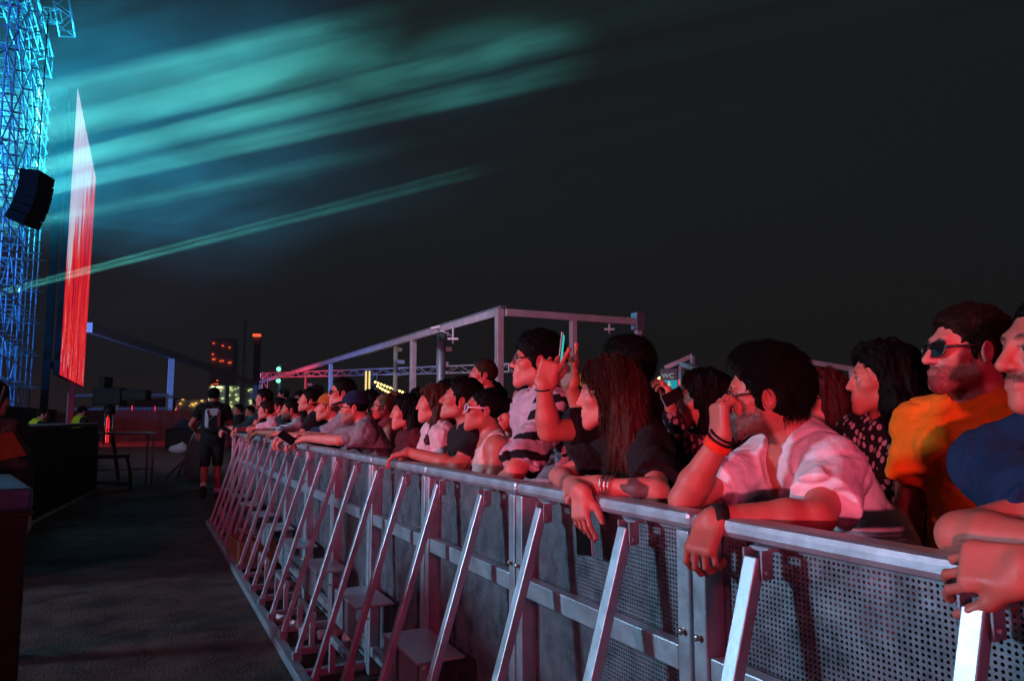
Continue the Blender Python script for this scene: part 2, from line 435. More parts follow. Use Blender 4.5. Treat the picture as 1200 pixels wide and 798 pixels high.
def cloth(col, kind='plain', col2=(.02, .02, .02), sc_=1.0):
    key = (col, kind, col2, sc_)
    if key in _cloth: return _cloth[key]
    m, t, out = nt('fabric_' + kind); L = t.links.new
    b = N(t, 'ShaderNodeBsdfPrincipled', inp={'Roughness': .88, 'Specular IOR Level': .10, 'Sheen Weight': .02}); L(b.outputs[0], out.inputs[0])
    tc = N(t, 'ShaderNodeTexCoord'); ob = tc.outputs['Object']
    nz = N(t, 'ShaderNodeTexNoise', inp={'Scale': 14.0, 'Detail': 5.0}); L(ob, nz.inputs['Vector'])
    mr = N(t, 'ShaderNodeMapRange', inp={1: .3, 2: .7, 3: .82, 4: 1.15}); L(nz.outputs[0], mr.inputs[0])
    base = N(t, 'ShaderNodeMix', data_type='RGBA', inp={6: (*col, 1), 7: (*col2, 1), 0: 0.0})
    if kind == 'stripe':
        sx = N(t, 'ShaderNodeSeparateXYZ'); L(ob, sx.inputs[0])
        a = N(t, 'ShaderNodeMath', operation='SINE'); mlt = N(t, 'ShaderNodeMath', operation='MULTIPLY', inp={1: 300 * sc_}); L(sx.outputs[2], mlt.inputs[0]); L(mlt.outputs[0], a.inputs[0])
        g = N(t, 'ShaderNodeMath', operation='GREATER_THAN', inp={1: .2}); L(a.outputs[0], g.inputs[0]); L(g.outputs[0], base.inputs[0])
    elif kind in ('zebra', 'print'):
        mp = N(t, 'ShaderNodeMapping'); mp.inputs['Scale'].default_value = (6, 6, 9) if kind == 'zebra' else (9, 9, 9)
        L(ob, mp.inputs[0])
        nn = N(t, 'ShaderNodeTexNoise', inp={'Scale': 1.6 if kind == 'zebra' else 2.2, 'Detail': 4.0, 'Distortion': .4}); L(mp.outputs[0], nn.inputs['Vector'])
        if kind == 'zebra':   # torn black bands across the sleeve
            sz = N(t, 'ShaderNodeSeparateXYZ'); L(ob, sz.inputs[0])
            a1 = N(t, 'ShaderNodeMath', operation='MULTIPLY', inp={1: 80.0}); L(sz.outputs[2], a1.inputs[0])
            a2 = N(t, 'ShaderNodeMath', operation='MULTIPLY_ADD', inp={1: 6.0}); L(nn.outputs[0], a2.inputs[0]); L(a1.outputs[0], a2.inputs[2])
            a3 = N(t, 'ShaderNodeMath', operation='SINE'); L(a2.outputs[0], a3.inputs[0])
            g = N(t, 'ShaderNodeMapRange', inp={1: .18, 2: .28, 3: 0, 4: 1}); L(a3.outputs[0], g.inputs[0])
        else:
            g = N(t, 'ShaderNodeMapRange', inp={1: .50, 2: .54, 3: 0, 4: 1}); L(nn.outputs[0], g.inputs[0])
        if kind == 'zebra':   # printed panel only on the sleeves and yoke (|x| large)
            sx = N(t, 'ShaderNodeSeparateXYZ'); L(ob, sx.inputs[0])
            ab = N(t, 'ShaderNodeMath', operation='ABSOLUTE'); L(sx.outputs[0], ab.inputs[0])
            gt = N(t, 'ShaderNodeMath', operation='GREATER_THAN', inp={1: .182}); L(ab.outputs[0], gt.inputs[0])
            mu = N(t, 'ShaderNodeMath', operation='MULTIPLY'); L(g.outputs[0], mu.inputs[0]); L(gt.outputs[0], mu.inputs[1]); L(mu.outputs[0], base.inputs[0])
        else:                 # printed motif across the belly
            sx = N(t, 'ShaderNodeSeparateXYZ'); L(ob, sx.inputs[0])
            lt = N(t, 'ShaderNodeMapRange', inp={1: 1.20, 2: 1.14, 3: 0, 4: 1}); L(sx.outputs[2], lt.inputs[0])
            gt = N(t, 'ShaderNodeMath', operation='GREATER_THAN', inp={1: .12}); L(sx.outputs[1], gt.inputs[0])
            mu = N(t, 'ShaderNodeMath', operation='MULTIPLY'); L(g.outputs[0], mu.inputs[0]); L(lt.outputs[0], mu.inputs[1])
            m3 = N(t, 'ShaderNodeMath', operation='MULTIPLY'); L(mu.outputs[0], m3.inputs[0]); L(gt.outputs[0], m3.inputs[1])
            ab = N(t, 'ShaderNodeMath', operation='ABSOLUTE'); L(sx.outputs[0], ab.inputs[0]); l2 = N(t, 'ShaderNodeMath', operation='LESS_THAN', inp={1: .13}); L(ab.outputs[0], l2.inputs[0])
            m4 = N(t, 'ShaderNodeMath', operation='MULTIPLY'); L(m3.outputs[0], m4.inputs[0]); L(l2.outputs[0], m4.inputs[1]); L(m4.outputs[0], base.inputs[0])
    elif kind == 'dots':
        mp = N(t, 'ShaderNodeMapping'); mp.inputs['Scale'].default_value = (42, 42, 30); mp.inputs['Rotation'].default_value = (.3, .2, .5); L(ob, mp.inputs[0])
        vo = N(t, 'ShaderNodeTexVoronoi', inp={'Scale': 1.0, 'Randomness': .35}); L(mp.outputs[0], vo.inputs['Vector'])
        g = N(t, 'ShaderNodeMapRange', inp={1: .36, 2: .42, 3: 1, 4: 0}); L(vo.outputs['Distance'], g.inputs[0]); L(g.outputs[0], base.inputs[0])
    mx = N(t, 'ShaderNodeMix', data_type='RGBA', blend_type='MULTIPLY', inp={0: 1.0}); L(base.outputs[2], mx.inputs[6]); L(mr.outputs[0], mx.inputs[7]); L(mx.outputs[2], b.inputs['Base Color'])
    n2 = N(t, 'ShaderNodeTexNoise', inp={'Scale': 420.0, 'Detail': 2.0}); L(ob, n2.inputs['Vector'])
    n3 = N(t, 'ShaderNodeTexNoise', inp={'Scale': 16.0, 'Detail': 3.0, 'Distortion': 1.2}); L(ob, n3.inputs['Vector'])
    ad = N(t, 'ShaderNodeMath', operation='MULTIPLY_ADD', inp={1: 4.0}); L(n3.outputs[0], ad.inputs[0]); L(n2.outputs[0], ad.inputs[2])
    bp = N(t, 'ShaderNodeBump', inp={'Strength': .45, 'Distance': .006}); L(ad.outputs[0], bp.inputs['Height']); L(bp.outputs[0], b.inputs['Normal'])
    _cloth[key] = m; return m
_hair = {}
def hairmat(col):
    if col in _hair: return _hair[col]
    m, t, out = nt('hair'); L = t.links.new
    b = N(t, 'ShaderNodeBsdfPrincipled', inp={'Roughness': .62, 'Specular IOR Level': .07}); L(b.outputs[0], out.inputs[0])
    tc = N(t, 'ShaderNodeTexCoord'); mp = N(t, 'ShaderNodeMapping'); mp.inputs['Scale'].default_value = (90, 90, 14); L(tc.outputs['Object'], mp.inputs[0])
    nz = N(t, 'ShaderNodeTexNoise', inp={'Scale': 1.0, 'Detail': 4.0, 'Distortion': .8}); L(mp.outputs[0], nz.inputs['Vector'])
    mr = N(t, 'ShaderNodeMapRange', inp={1: .3, 2: .7, 3: .5, 4: 1.4}); L(nz.outputs[0], mr.inputs[0])
    mx = N(t, 'ShaderNodeMix', data_type='RGBA', blend_type='MULTIPLY', inp={0: 1.0, 6: (*col, 1)}); L(mr.outputs[0], mx.inputs[7]); L(mx.outputs[2], b.inputs['Base Color'])
    bp = N(t, 'ShaderNodeBump', inp={'Strength': .7, 'Distance': .008}); L(nz.outputs[0], bp.inputs['Height']); L(bp.outputs[0], b.inputs['Normal'])
    _hair[col] = m; return m
MAT['lens'] = pbr('dark_lens', (.008, .008, .009), .18, 0, 20, .1, spec=.12)
MAT['frame_black'] = pbr('black_frame', (.012, .012, .012), .35, 0, 20, .1)
MAT['frame_white'] = pbr('white_frame', (.7, .7, .72), .35, 0, 20, .1)
MAT['clear'] = None
def rotz(a): c, s = math.cos(a), math.sin(a); return np.array([[c, -s, 0], [s, c, 0], [0, 0, 1.0]])
def rotx(a): c, s = math.cos(a), math.sin(a); return np.array([[1.0, 0, 0], [0, c, -s], [0, s, c]])
def roty(a): c, s = math.cos(a), math.sin(a); return np.array([[c, 0, s], [0, 1.0, 0], [-s, 0, c]])
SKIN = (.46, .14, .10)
def ik(sh, wr, l1, l2, hint):
    d = wr - sh; L = np.linalg.norm(d); L_ = min(L, (l1 + l2) * .995); d = d / (L + 1e-9); wr = sh + d * L_
    a = (l1 * l1 - l2 * l2 + L_ * L_) / (2 * L_); h = math.sqrt(max(l1 * l1 - a * a, 0))
    hp = hint - d * (hint @ d); return sh + d * a + unit(hp) * h, wr
FINGER = [(.036, .036, .023, .019), (.0125, .041, .027, .021), (-.0115, .038, .025, .020), (-.034, .030, .020, .018)]  # lateral, 3 phalanges
def hand_prims(w, d, n, side, curl, spread, s, thumb=.5, gripw=None):
    """w wrist, d finger direction, n back-of-hand normal, side=+1 if the thumb lies towards +cross(d,n)"""
    d = unit(d); n = unit(n - d * (n @ d)); l = np.cross(d, n) * side; M = np.stack([l, d, n], 1)
    out = [(RBox(w + d * .047 * s, V3(.039, .050, .0145) * s, M, .0135 * s), .02), (Ell(w + d * .022 * s + l * .02 * s - n * .006 * s, V3(.02, .034, .017) * s, M), .015)]
    for q, (lat, a, b, c) in enumerate(FINGER):
        cu = curl[q] if isinstance(curl, (list, tuple)) else curl
        p = w + d * (.088 - abs(lat - .008) * .22) * s + l * lat * s
        sp = spread * (lat / .034); dd = unit(d + l * sp); ang = 0; pts = [p - dd * .012 * s, p]
        for L_, k in ((a, .85), (b, 1.1), (c, .8)):
            ang += cu * k; v = dd * math.cos(ang) - n * math.sin(ang); p = p + v * L_ * s; pts.append(p)
        rr = [.0094, .0089, .0080, .0074, .0060]; out.append((Ell(p + n * .003 * s, V3(.0095, .011, .0095) * s, M), .008))
        if q == 3: rr = [r_ * .86 for r_ in rr]
        for i in range(4): out.append((Cone(pts[i], pts[i + 1], rr[i] * s, rr[i + 1] * s), .004))
    p0 = w + d * .022 * s + l * .026 * s - n * .004 * s
    td = unit(d * .75 + l * (.75 - .5 * thumb) - n * (.15 + .55 * thumb)); p1 = p0 + td * .045 * s
    td2 = unit(td + d * .35 - l * .25 * thumb); p2 = p1 + td2 * .032 * s; p3 = p2 + unit(td2 + d * .2 - l * .2 * thumb) * .025 * s
    out += [(Cone(p0, p1, .0155 * s, .0125 * s), .016), (Cone(p1, p2, .0118 * s, .0105 * s), .006), (Cone(p2, p3, .0104 * s, .0078 * s), .005)]
    return out
def head_prims(C, M, s, fem, nose=1.0, jaw=1.0):
    T = lambda *p: C + M @ (np.array(p, float) * s)
    E = lambda c, r, A=None: Ell(T(*c), np.array(r) * s, M if A is None else M @ A)
    K = lambda a, b, ra, rb: Cone(T(*a), T(*b), ra * s, rb * s)
    jw = (.046 if fem else .051) * jaw
    add = [(E((0, -.016, .036), (.075, .094, .084)), .02), (E((0, .030, -.012), (.062, .066, .088)), .03),
           (K((jw, .006, -.062), (.012, .078, -.100), .020, .018), .028), (K((-jw, .006, -.062), (-.012, .078, -.100), .020, .018), .028),
           (E((0, .082, -.103), (.019, .016, .017)), .016),
           (K((-.034, .080, .030), (.034, .080, .030), .0125, .0125), .02),
           (E((.046, .058, -.016), (.022, .024, .019)), .022), (E((-.046, .058, -.016), (.022, .024, .019)), .022),
           (E((0, .082, -.062), (.030, .020, .026)), .022)]
    sub = [(E((.031, .099, .006), (.0185, .017, .0125)), .014), (E((-.031, .099, .006), (.0185, .017, .0125)), .014)]
    add2 = [(E((.031, .079, .005), (.0125, .0125, .0125)), .004), (E((-.031, .079, .005), (.0125, .0125, .0125)), .004),
            (K((.018, .091, .0135), (.043, .083, .0115), .0042, .004), .006), (K((-.018, .091, .0135), (-.043, .083, .0115), .0042, .004), .006),
            (K((0, .091, .020), (0, .1115 * (1 if nose < 1.2 else 1.03), -.026), .0082, .0112 * nose), .012),
            (E((.0125, .100, -.030), (.0085, .011, .0082)), .007), (E((-.0125, .100, -.030), (.0085, .011, .0082)), .007),
            (K((-.017, .0985, -.0560), (.017, .0985, -.0560), .0052, .0052), .007), (K((-.015, .0985, -.0685), (.015, .0985, -.0685), .0064, .0064), .007)]
    sub2 = [(K((-.022, .1040, -.0622), (.022, .1040, -.0622), .0022, .0022), .004), (E((.007, .106, -.037), (.004, .006, .003)), .003), (E((-.007, .106, -.037), (.004, .006, .003)), .003)]
    ears = []; es = []
    for q in (-1, 1):
        A = roty(q * .18) @ rotz(-q * .30) @ rotx(-.15)
        ears.append((E((q * .078, -.012, -.004), (.0085, .020, .033), A), .008))
        es.append((E((q * .088, -.010, .002), (.0085, .0105, .019), A), .005))
        ears.append((E((q * .0765, -.003, -.006), (.006, .007, .010), A), .004))
    return add, sub, add2 + ears, sub2 + es
def pose(P):
    """joint positions in the person's local frame (forward +y)"""
    s = P['s']; lean = R(P.get('lean', 4)); fem = P.get('fem', False); tw = R(P.get('twist', 0))
    hip = V3(0, 0, .95 * s)
    u1 = V3(0, math.sin(lean * .55), math.cos(lean * .55)); u2 = V3(0, math.sin(lean), math.cos(lean)); f2 = V3(0, math.cos(lean), -math.sin(lean))
    waist = hip + u1 * .15 * s; chest = waist + u2 * .20 * s; neck = chest + u2 * .165 * s
    un = V3(0, math.sin(lean * .8), math.cos(lean * .8)); hd = neck + un * .160 * s + V3(0, .032 * s, 0)
    x = rotz(tw) @ V3(1, 0, 0)
    sw = (.158 if fem else .182) * s * P.get('wide', 1.0)
    fs = P.get('shrug', 0) * s
    sh = {q: neck - u2 * .052 * s + x * sw * q + f2 * P.get('sfwd', .02) * s + u2 * fs for q in (-1, 1)}
    return dict(hip=hip, waist=waist, chest=chest, neck=neck, head=hd, sh=sh, u=u2, f=rotz(tw) @ f2, x=x, s=s)
def torso_prims(J, P, loose=0.0):
    s = J['s']; fem = P.get('fem', False); fat = P.get('fat', 1.0)
    M = np.stack([J['x'], J['f'], J['u']], 1); Mh = np.eye(3)
    o = [(Ell(J['chest'] - J['u'] * .01 * s, V3(.137 if fem else .158, .105 * fat, .20) * s, M), .05),
         (Cone(J['sh'][-1] * .80 + J['sh'][1] * .20, J['sh'][1] * .80 + J['sh'][-1] * .20, .066 * s, .066 * s), .07),
         (Ell(J['waist'], V3(.125 if fem else .142, .105, .16) * s * V3(fat, fat, 1), M), .07),
         (Ell(J['hip'] - V3(0, .0, .02 * s), V3(.165 if fem else .158, .118, .13) * s, Mh), .06)]
    if fem:
        for q in (-1, 1): o.append((Ell(J['chest'] + J['x'] * q * .068 * s + J['f'] * .085 * s + J['u'] * .015 * s, V3(.058, .056, .06) * s, M), .04))
    else: 
        for q in (-1, 1): o.append((Ell(J['chest'] + J['x'] * q * .07 * s + J['f'] * .07 * s + J['u'] * .05 * s, V3(.075, .045, .06) * s, M), .05))
    for q in (-1, 1):
        o.append((Cone(J['neck'] + J['u'] * .022 * s - J['f'] * .012 * s, J['sh'][q] * .8 + J['neck'] * .2 + J['u'] * .012 * s, .047 * s, .045 * s), .045))
        o.append((Ell(J['sh'][q], V3(.057, .057, .057) * s * (.88 if fem else 1), M), .05))
    return o
def arm_prims(sh, el, wr, s, fem):
    k = .86 if fem else 1.0
    m1 = sh + (el - sh) * .45; f1 = el + (wr - el) * .28
    return [(Cone(sh, m1, .053 * s * k, .049 * s * k), .03), (Cone(m1, el, .049 * s * k, .040 * s * k), .02),
            (Cone(el, f1, .040 * s * k, .044 * s * k), .02), (Cone(f1, wr, .0435 * s * k, .0275 * s * k), .015)]
def Lp(P, w): return rotz(-P['rz']) @ (np.array(w, float) - P['root'])
PEOPLE = []
def make_person(P):
    """P: dict; see the list of people below"""
    s = None
    rz = P['rz']
    Hd = np.array(P['head'], float)           # where the middle of the head is in the place
    P['s'] = 1.0; z1 = pose(P)['head'][2]
    s = Hd[2] / z1; P['s'] = s
    J = pose(P)
    P['root'] = V3(Hd[0], Hd[1], 0) - rotz(rz) @ V3(J['head'][0], J['head'][1], 0)
    hs = P.get('hs', s)                        # head scale
    fem = P.get('fem', False)
    root = thing('person', P['label'], 'person', tuple(P['root']), rz, P.get('group', 'people watching from behind the barrier'))
    h = P.get('h', .006)
    # head frame
    fy = R(P.get('hyaw', 0)); fp = R(P.get('hpitch', 0)); fr = R(P.get('hroll', 0))
    HM = rotz(fy) @ rotx(fp) @ roty(fr)
    # arms
    arms = {}; l1, l2 = .285 * s, .25 * s
    if fem: l1 *= .96; l2 *= .95
    for q in (-1, 1):                          # -1 = left
        A = P.get('armL' if q < 0 else 'armR')
        sh = J['sh'][q]
        if A is None:                          # hanging
            el = sh + unit(V3(.16 * q, .05, -1)) * l1; wr = el + unit(V3(.02 * q, .25, -1)) * l2
            A = dict(hd=V3(0, .15, -1), hn=V3(q, .2, .1), curl=.35)
            arms[q] = (sh, el, wr, A['hd'], A['hn'], A)
        else:
            if 'elbow' in A:
                el = Lp(P, A['elbow']); wr = Lp(P, A['wrist'])
                el = sh + unit(el - sh) * l1 * A.get('k1', 1) if A.get('fix', True) else el
                wr = el + unit(wr - el) * l2 if A.get('fix', True) else wr
            else:
                wr = Lp(P, A['wrist']); hint = rotz(-rz) @ V3(*A.get('hint', (.3, 0, -1)))
                el, wr = ik(sh, wr, l1, l2, hint)
            hd = rotz(-rz) @ V3(*A['hd']) if 'hd' in A else (wr - el); hn = rotz(-rz) @ V3(*A['hn']) if 'hn' in A else V3(0, 0, 1)
            arms[q] = (sh, el, wr, hd, hn, A)
    P['arms'] = arms; P['J'] = J; P['HM'] = HM
    zc = .80 * s
    pts = [J['hip'], J['head'], J['sh'][-1], J['sh'][1], J['head'] + J['f'] * .15]
    for q in arms:
        pts += [arms[q][1], arms[q][2], arms[q][2] + unit(arms[q][3]) * .14]
    pts = np.array(pts); lo = pts.min(0) - .17; hi = pts.max(0) + .17; lo[2] = -.02 if P.get('legs', True) else min(lo[2], .75 * s)
    lo[0] = min(lo[0], -.24 * s); hi[0] = max(hi[0], .24 * s); lo[1] = min(lo[1], -.28 * s); hi[1] = max(hi[1], .26 * s)
    g = Grid(lo, hi, h, min(zc, pts[:, 2].min() - .12))
    for p, k in torso_prims(J, P): g.op(p, k * s)
    nb = J['neck'] - J['f'] * .012 * s
    C = J['head']
    g.op(Cone(nb - J['u'] * .02 * s, C + HM @ (V3(0, -.022, -.05) * hs), (.056 if fem else .064) * s, (.050 if fem else .058) * hs), .035)
    for q in (-1, 1):
        sh, el, wr, hd, hn, A = arms[q]
        for p, k in arm_prims(sh, el, wr, s, fem): g.op(p, k)
        for p, k in hand_prims(wr, hd, hn, A.get('thumb_side', -q) * (-1 if A.get('flip') else 1), A.get('curl', .4), A.get('spread', .12), s * (.92 if fem else 1.02), A.get('thumb', .5)): g.op(p, k)
    legs = P.get('legpose') or {-1: (V3(-.10, .015, .50) * s, V3(-.11, -.02, .085) * s), 1: (V3(.10, .015, .50) * s, V3(.11, -.02, .085) * s)}
    P['legs_'] = legs
    for q in (-1, 1):
        kn, an = legs[q]; hp = J['hip'] + V3(q * .088 * s, 0, -.04 * s)
        g.op(Cone(hp, kn, .086 * s, .052 * s), .03); cf = kn + (an - kn) * .3 + V3(0, -.012 * s, 0)
        g.op(Cone(kn, cf, .052 * s, .056 * s), .02); g.op(Cone(cf, an, .054 * s, .036 * s), .02)
        fd = P.get('footdir', {}).get(q, V3(0, 1, 0)); ft = an + fd * .13 * s + V3(0, 0, -.045 * s) * (1 if fd[2] > -.3 else 0)
        g.op(Cone(an - V3(0, 0, .035 * s) - fd * .03 * s, ft, .04 * s, .032 * s), .02)
    a1, s1, a2, s2 = head_prims(C, HM, hs, fem, P.get('nose', 1), P.get('jaw', 1))
    for p, k in a1: g.op(p, k)
    for p, k in s1: g.op(p, k, 's')
    for p, k in a2: g.op(p, k if k > h else h)
    if h < .0075:
        for p, k in s2: g.op(p, k, 's')
    Pv, Q = surface_nets(g)
    # tint: skin, lips, brows, beard, eyes
    q = ((Pv - C) @ HM) / hs
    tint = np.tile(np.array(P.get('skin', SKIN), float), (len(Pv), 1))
    def mixin(m, c): 
        m = np.clip(m, 0, 1)[:, None]; tint[:] = tint * (1 - m) + np.array(c) * m
    hx, hy, hz = q[:, 0], q[:, 1], q[:, 2]
    near = (np.abs(hx) < .1) & (np.abs(hy) < .14) & (np.abs(hz) < .14)
    ell = lambda c, r: np.sqrt(((hx - c[0]) / r[0]) ** 2 + ((hy - c[1]) / r[1]) ** 2 + ((hz - c[2]) / r[2]) ** 2)
    sg = lambda d, a: np.clip((1 - d) / a, 0, 1)
    mixin(near * .55 * sg(ell((0, .1, -.062), (.026, .02, .0125)), .4), (.42, .12, .11))
    hc = P.get('haircol', (.02, .013, .01)); bc = P.get('beardcol', hc)
    if P.get('beard'):
        bz = np.clip((-.030 - hz + .02 * (hy < .03)) / .02, 0, 1) * np.clip((hy - .002 + .35 * (-.03 - hz)) / .02, 0, 1) * np.clip((hz + .16) / .03, 0, 1)
        bz *= 1 - .85 * sg(ell((0, .1, -.062), (.022, .022, .010)), .3)
        bz *= 1 - np.clip(sg(ell((.050, .06, -.025), (.03, .045, .026)), .4) + sg(ell((-.050, .06, -.025), (.03, .045, .026)), .4) + sg(ell((0, .115, -.028), (.02, .03, .017)), .3), 0, 1)
        if P['beard'] == 'moustache': bz *= (hz > -.062)
        mot = np.clip(.86 + .14 * np.random.default_rng(4).normal(size=len(hx)), .4, 1.0)
        mixin(near * np.clip(bz * 1.25, 0, 1) * (P['beard'] if isinstance(P['beard'], float) else .9) * mot, bc)
    for sd in (-1, 1):
        ex = sd * .031
        bw = sg(np.sqrt(((hx - ex) / .024) ** 2 + ((hz - .0315 + 3.5 * (np.abs(hx) - .031) ** 2 * 4) / (.0065 if not fem else .0042)) ** 2), .5) * (hy > .06)
        mixin(near * .85 * bw, hc)
        ev = sg(ell((ex, .0885, .0045), (.0135, .014, .0068)), .35); mixin(near * ev, (.55, .50, .48))
        mixin(near * sg(ell((ex + sd * .001, .092, .005), (.0062, .012, .0066)), .25), (.02, .013, .01))
        mixin(near * .8 * sg(np.sqrt(((hx - ex) / .0165) ** 2 + ((hz - .0118) / .0028) ** 2), .4) * (hy > .07), (.02, .014, .012))
    for fn in P.get('tint', []): fn(Pv, mixin)
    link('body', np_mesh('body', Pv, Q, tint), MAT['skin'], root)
    dress(P, root, J, arms, g)
    make_hair(P, root, J, HM, hs)
    P['obj'] = root
    PEOPLE.append(P)
    return root
def dress(P, root, J, arms, gb):
    s = J['s']; h = max(P.get('h', .006), .005); off = P.get('fit', .014) * s
    sl = P.get('sleeve', .6); fem = P.get('fem', False)
    # trousers
    if P.get('legs', True):
        lo = V3(-.32, -.45, .03) * s; hi = V3(.32, .45, 1.08) * s
        gt = Grid(lo, hi, max(h * 1.6, .012))
        for p, k in torso_prims(J, P)[2:4]: gt.op(p, k * s, off=.010 * s)
        top = J['hip'][2] + .09 * s; bot = P.get('legend', .1) * s
        for q in (-1, 1):
            kn, an = P['legs_'][q]; hp = J['hip'] + V3(q * .088 * s, 0, -.04 * s)
            gt.op(Cone(hp, kn, .10 * s, .072 * s), .04); gt.op(Cone(kn, an, .072 * s, .055 * s), .03)
        dn = wnoise(gt.ax[0][:, None, None], gt.ax[1][None, :, None], gt.ax[2][None, None, :], 38, 7) * .004
        gt.d += dn.astype(np.float32)
        gt.apply(lambda d, x, y, z: np.maximum(np.maximum(d, z - top), bot - z + 0 * x))
        a, b = surface_nets(gt)
        link('trousers' if bot < .3 else 'shorts', np_mesh('trousers', a, b), P.get('legmat') or cloth((.022, .022, .028)), root)
        for q in (-1, 1):
            kn, an = P['legs_'][q]; fd = P.get('footdir', {}).get(q, V3(0, 1, 0)); 
            ft = an + fd * .135 * s + V3(0, 0, -.045 * s) * (1 if fd[2] > -.3 else 0)
            gs = Grid(np.minimum(an, ft) - V3(.1, .12, .1), np.maximum(an, ft) + .12, max(h, .009))
            gs.op(Cone(an - V3(0, 0, .038 * s) - fd * .035 * s, ft, .047 * s, .038 * s), .02); gs.op(Cone(an - V3(0, 0, .03) * s, an + unit(kn - an) * .02 * s, .05 * s, .047 * s), .02)
            gs.apply(lambda d, x, y, z: np.maximum(d, .004 - z + 0 * x))
            a, b = surface_nets(gs)
            if len(a): link('shoe', np_mesh('shoe', a, b), P.get('shoemat') or cloth((.03, .03, .03)), root)
    pts = [J['hip'], J['neck'], J['sh'][-1], J['sh'][1]]
    for q in (-1, 1):
        sh, el, wr = arms[q][:3]
        pts += [sh + (el - sh) * min(1, sl * 1.25)]
        if sl > 1: pts += [el, wr]
    pts = np.array(pts); lo = pts.min(0) - .19; hi = pts.max(0) + .15
    lo[0] = min(lo[0], -.23 * s); hi[0] = max(hi[0], .23 * s); lo[1] = min(lo[1], -.24 * s); hi[1] = max(hi[1], .26 * s)
    hem = J['hip'][2] - P.get('hem', .06) * s; lo[2] = hem - .03
    g = Grid(lo, hi, h)
    for p, k in torso_prims(J, P): g.op(p, k * s, off=off)
    if not P.get('crop'):
        g.op(Cone(J['waist'], V3(0, J['hip'][1], hem - .08 * s), .12 * s, .135 * s), .08, off=off)
    if sl > 0:
        for q in (-1, 1):
            sh, el, wr = arms[q][:3]; k = .86 if fem else 1.0; lo_ = P.get('sleeve_loose', .022) * s
            if sl <= 1:
                e = sh + (el - sh) * sl; g.op(CutCone(sh, e, .056 * s * k + off, .050 * s * k + lo_), .04)
            else:
                g.op(Cone(sh, el, .056 * s * k + off, .047 * s * k + off), .04); e = el + (wr - el) * min(1, sl - 1); g.op(CutCone(el, e, .048 * s * k + off, .033 * s * k + off), .025)
    else:
        for q in (-1, 1):
            g.op(Ell(J['sh'][q] + J['x'] * q * .012 * s, V3(.078, .11, .10) * s, np.stack([J['x'], J['f'], J['u']], 1)), .015, 's')
    X, Y, Z = g.ax[0][:, None, None], g.ax[1][None, :, None], g.ax[2][None, None, :]
    sd = P.get('seed', 1); amp = P.get('wrinkle', .0045)
    dn = amp * wnoise(X, Y, Z * 1.0, 26, sd) + amp * .75 * np.maximum(0, wnoise(X * .8, Y * .8, Z * 1.5, 55, sd + 9)) + .35 * amp * wnoise(X, Y, Z, 110, sd + 4) + 1.5 * amp * (1 - np.abs(wnoise(X * .9, Y * .9, Z * 1.5, 24, sd + 17))) ** 6 - .3 * amp
    g.d += dn.astype(np.float32)
    # neck opening, front lower than back; hem
    nk = J['neck']; u, f = J['u'], J['f']; nd = P.get('neckline', .0) * s
    g.op(Cone(nk - u * .03 * s + f * .012 * s, nk + u * .2 * s, .070 * s, .075 * s), .006, 's')
    if nd > 0: g.op(Cone(nk + f * .06 * s, nk + f * .125 * s - u * nd, .065 * s, P.get('neckw', .02) * s), .006, 's')
    if P.get('tank'):
        g.op(Ell(nk + u * .02 * s + f * .03 * s, V3(.088, .105, .085) * s, np.stack([J['x'], f, u], 1)), .01, 's')
    g.apply(lambda d, x, y, z: np.maximum(d, hem - z + .006 * np.sin(9 * x + 7 * y)))
    a, b = surface_nets(g); a = smooth_verts(a, b, 1, .4)
    link(P.get('topname', 'shirt'), np_mesh('shirt', a, b), P.get('shirt') or cloth((.05, .05, .055)), root)
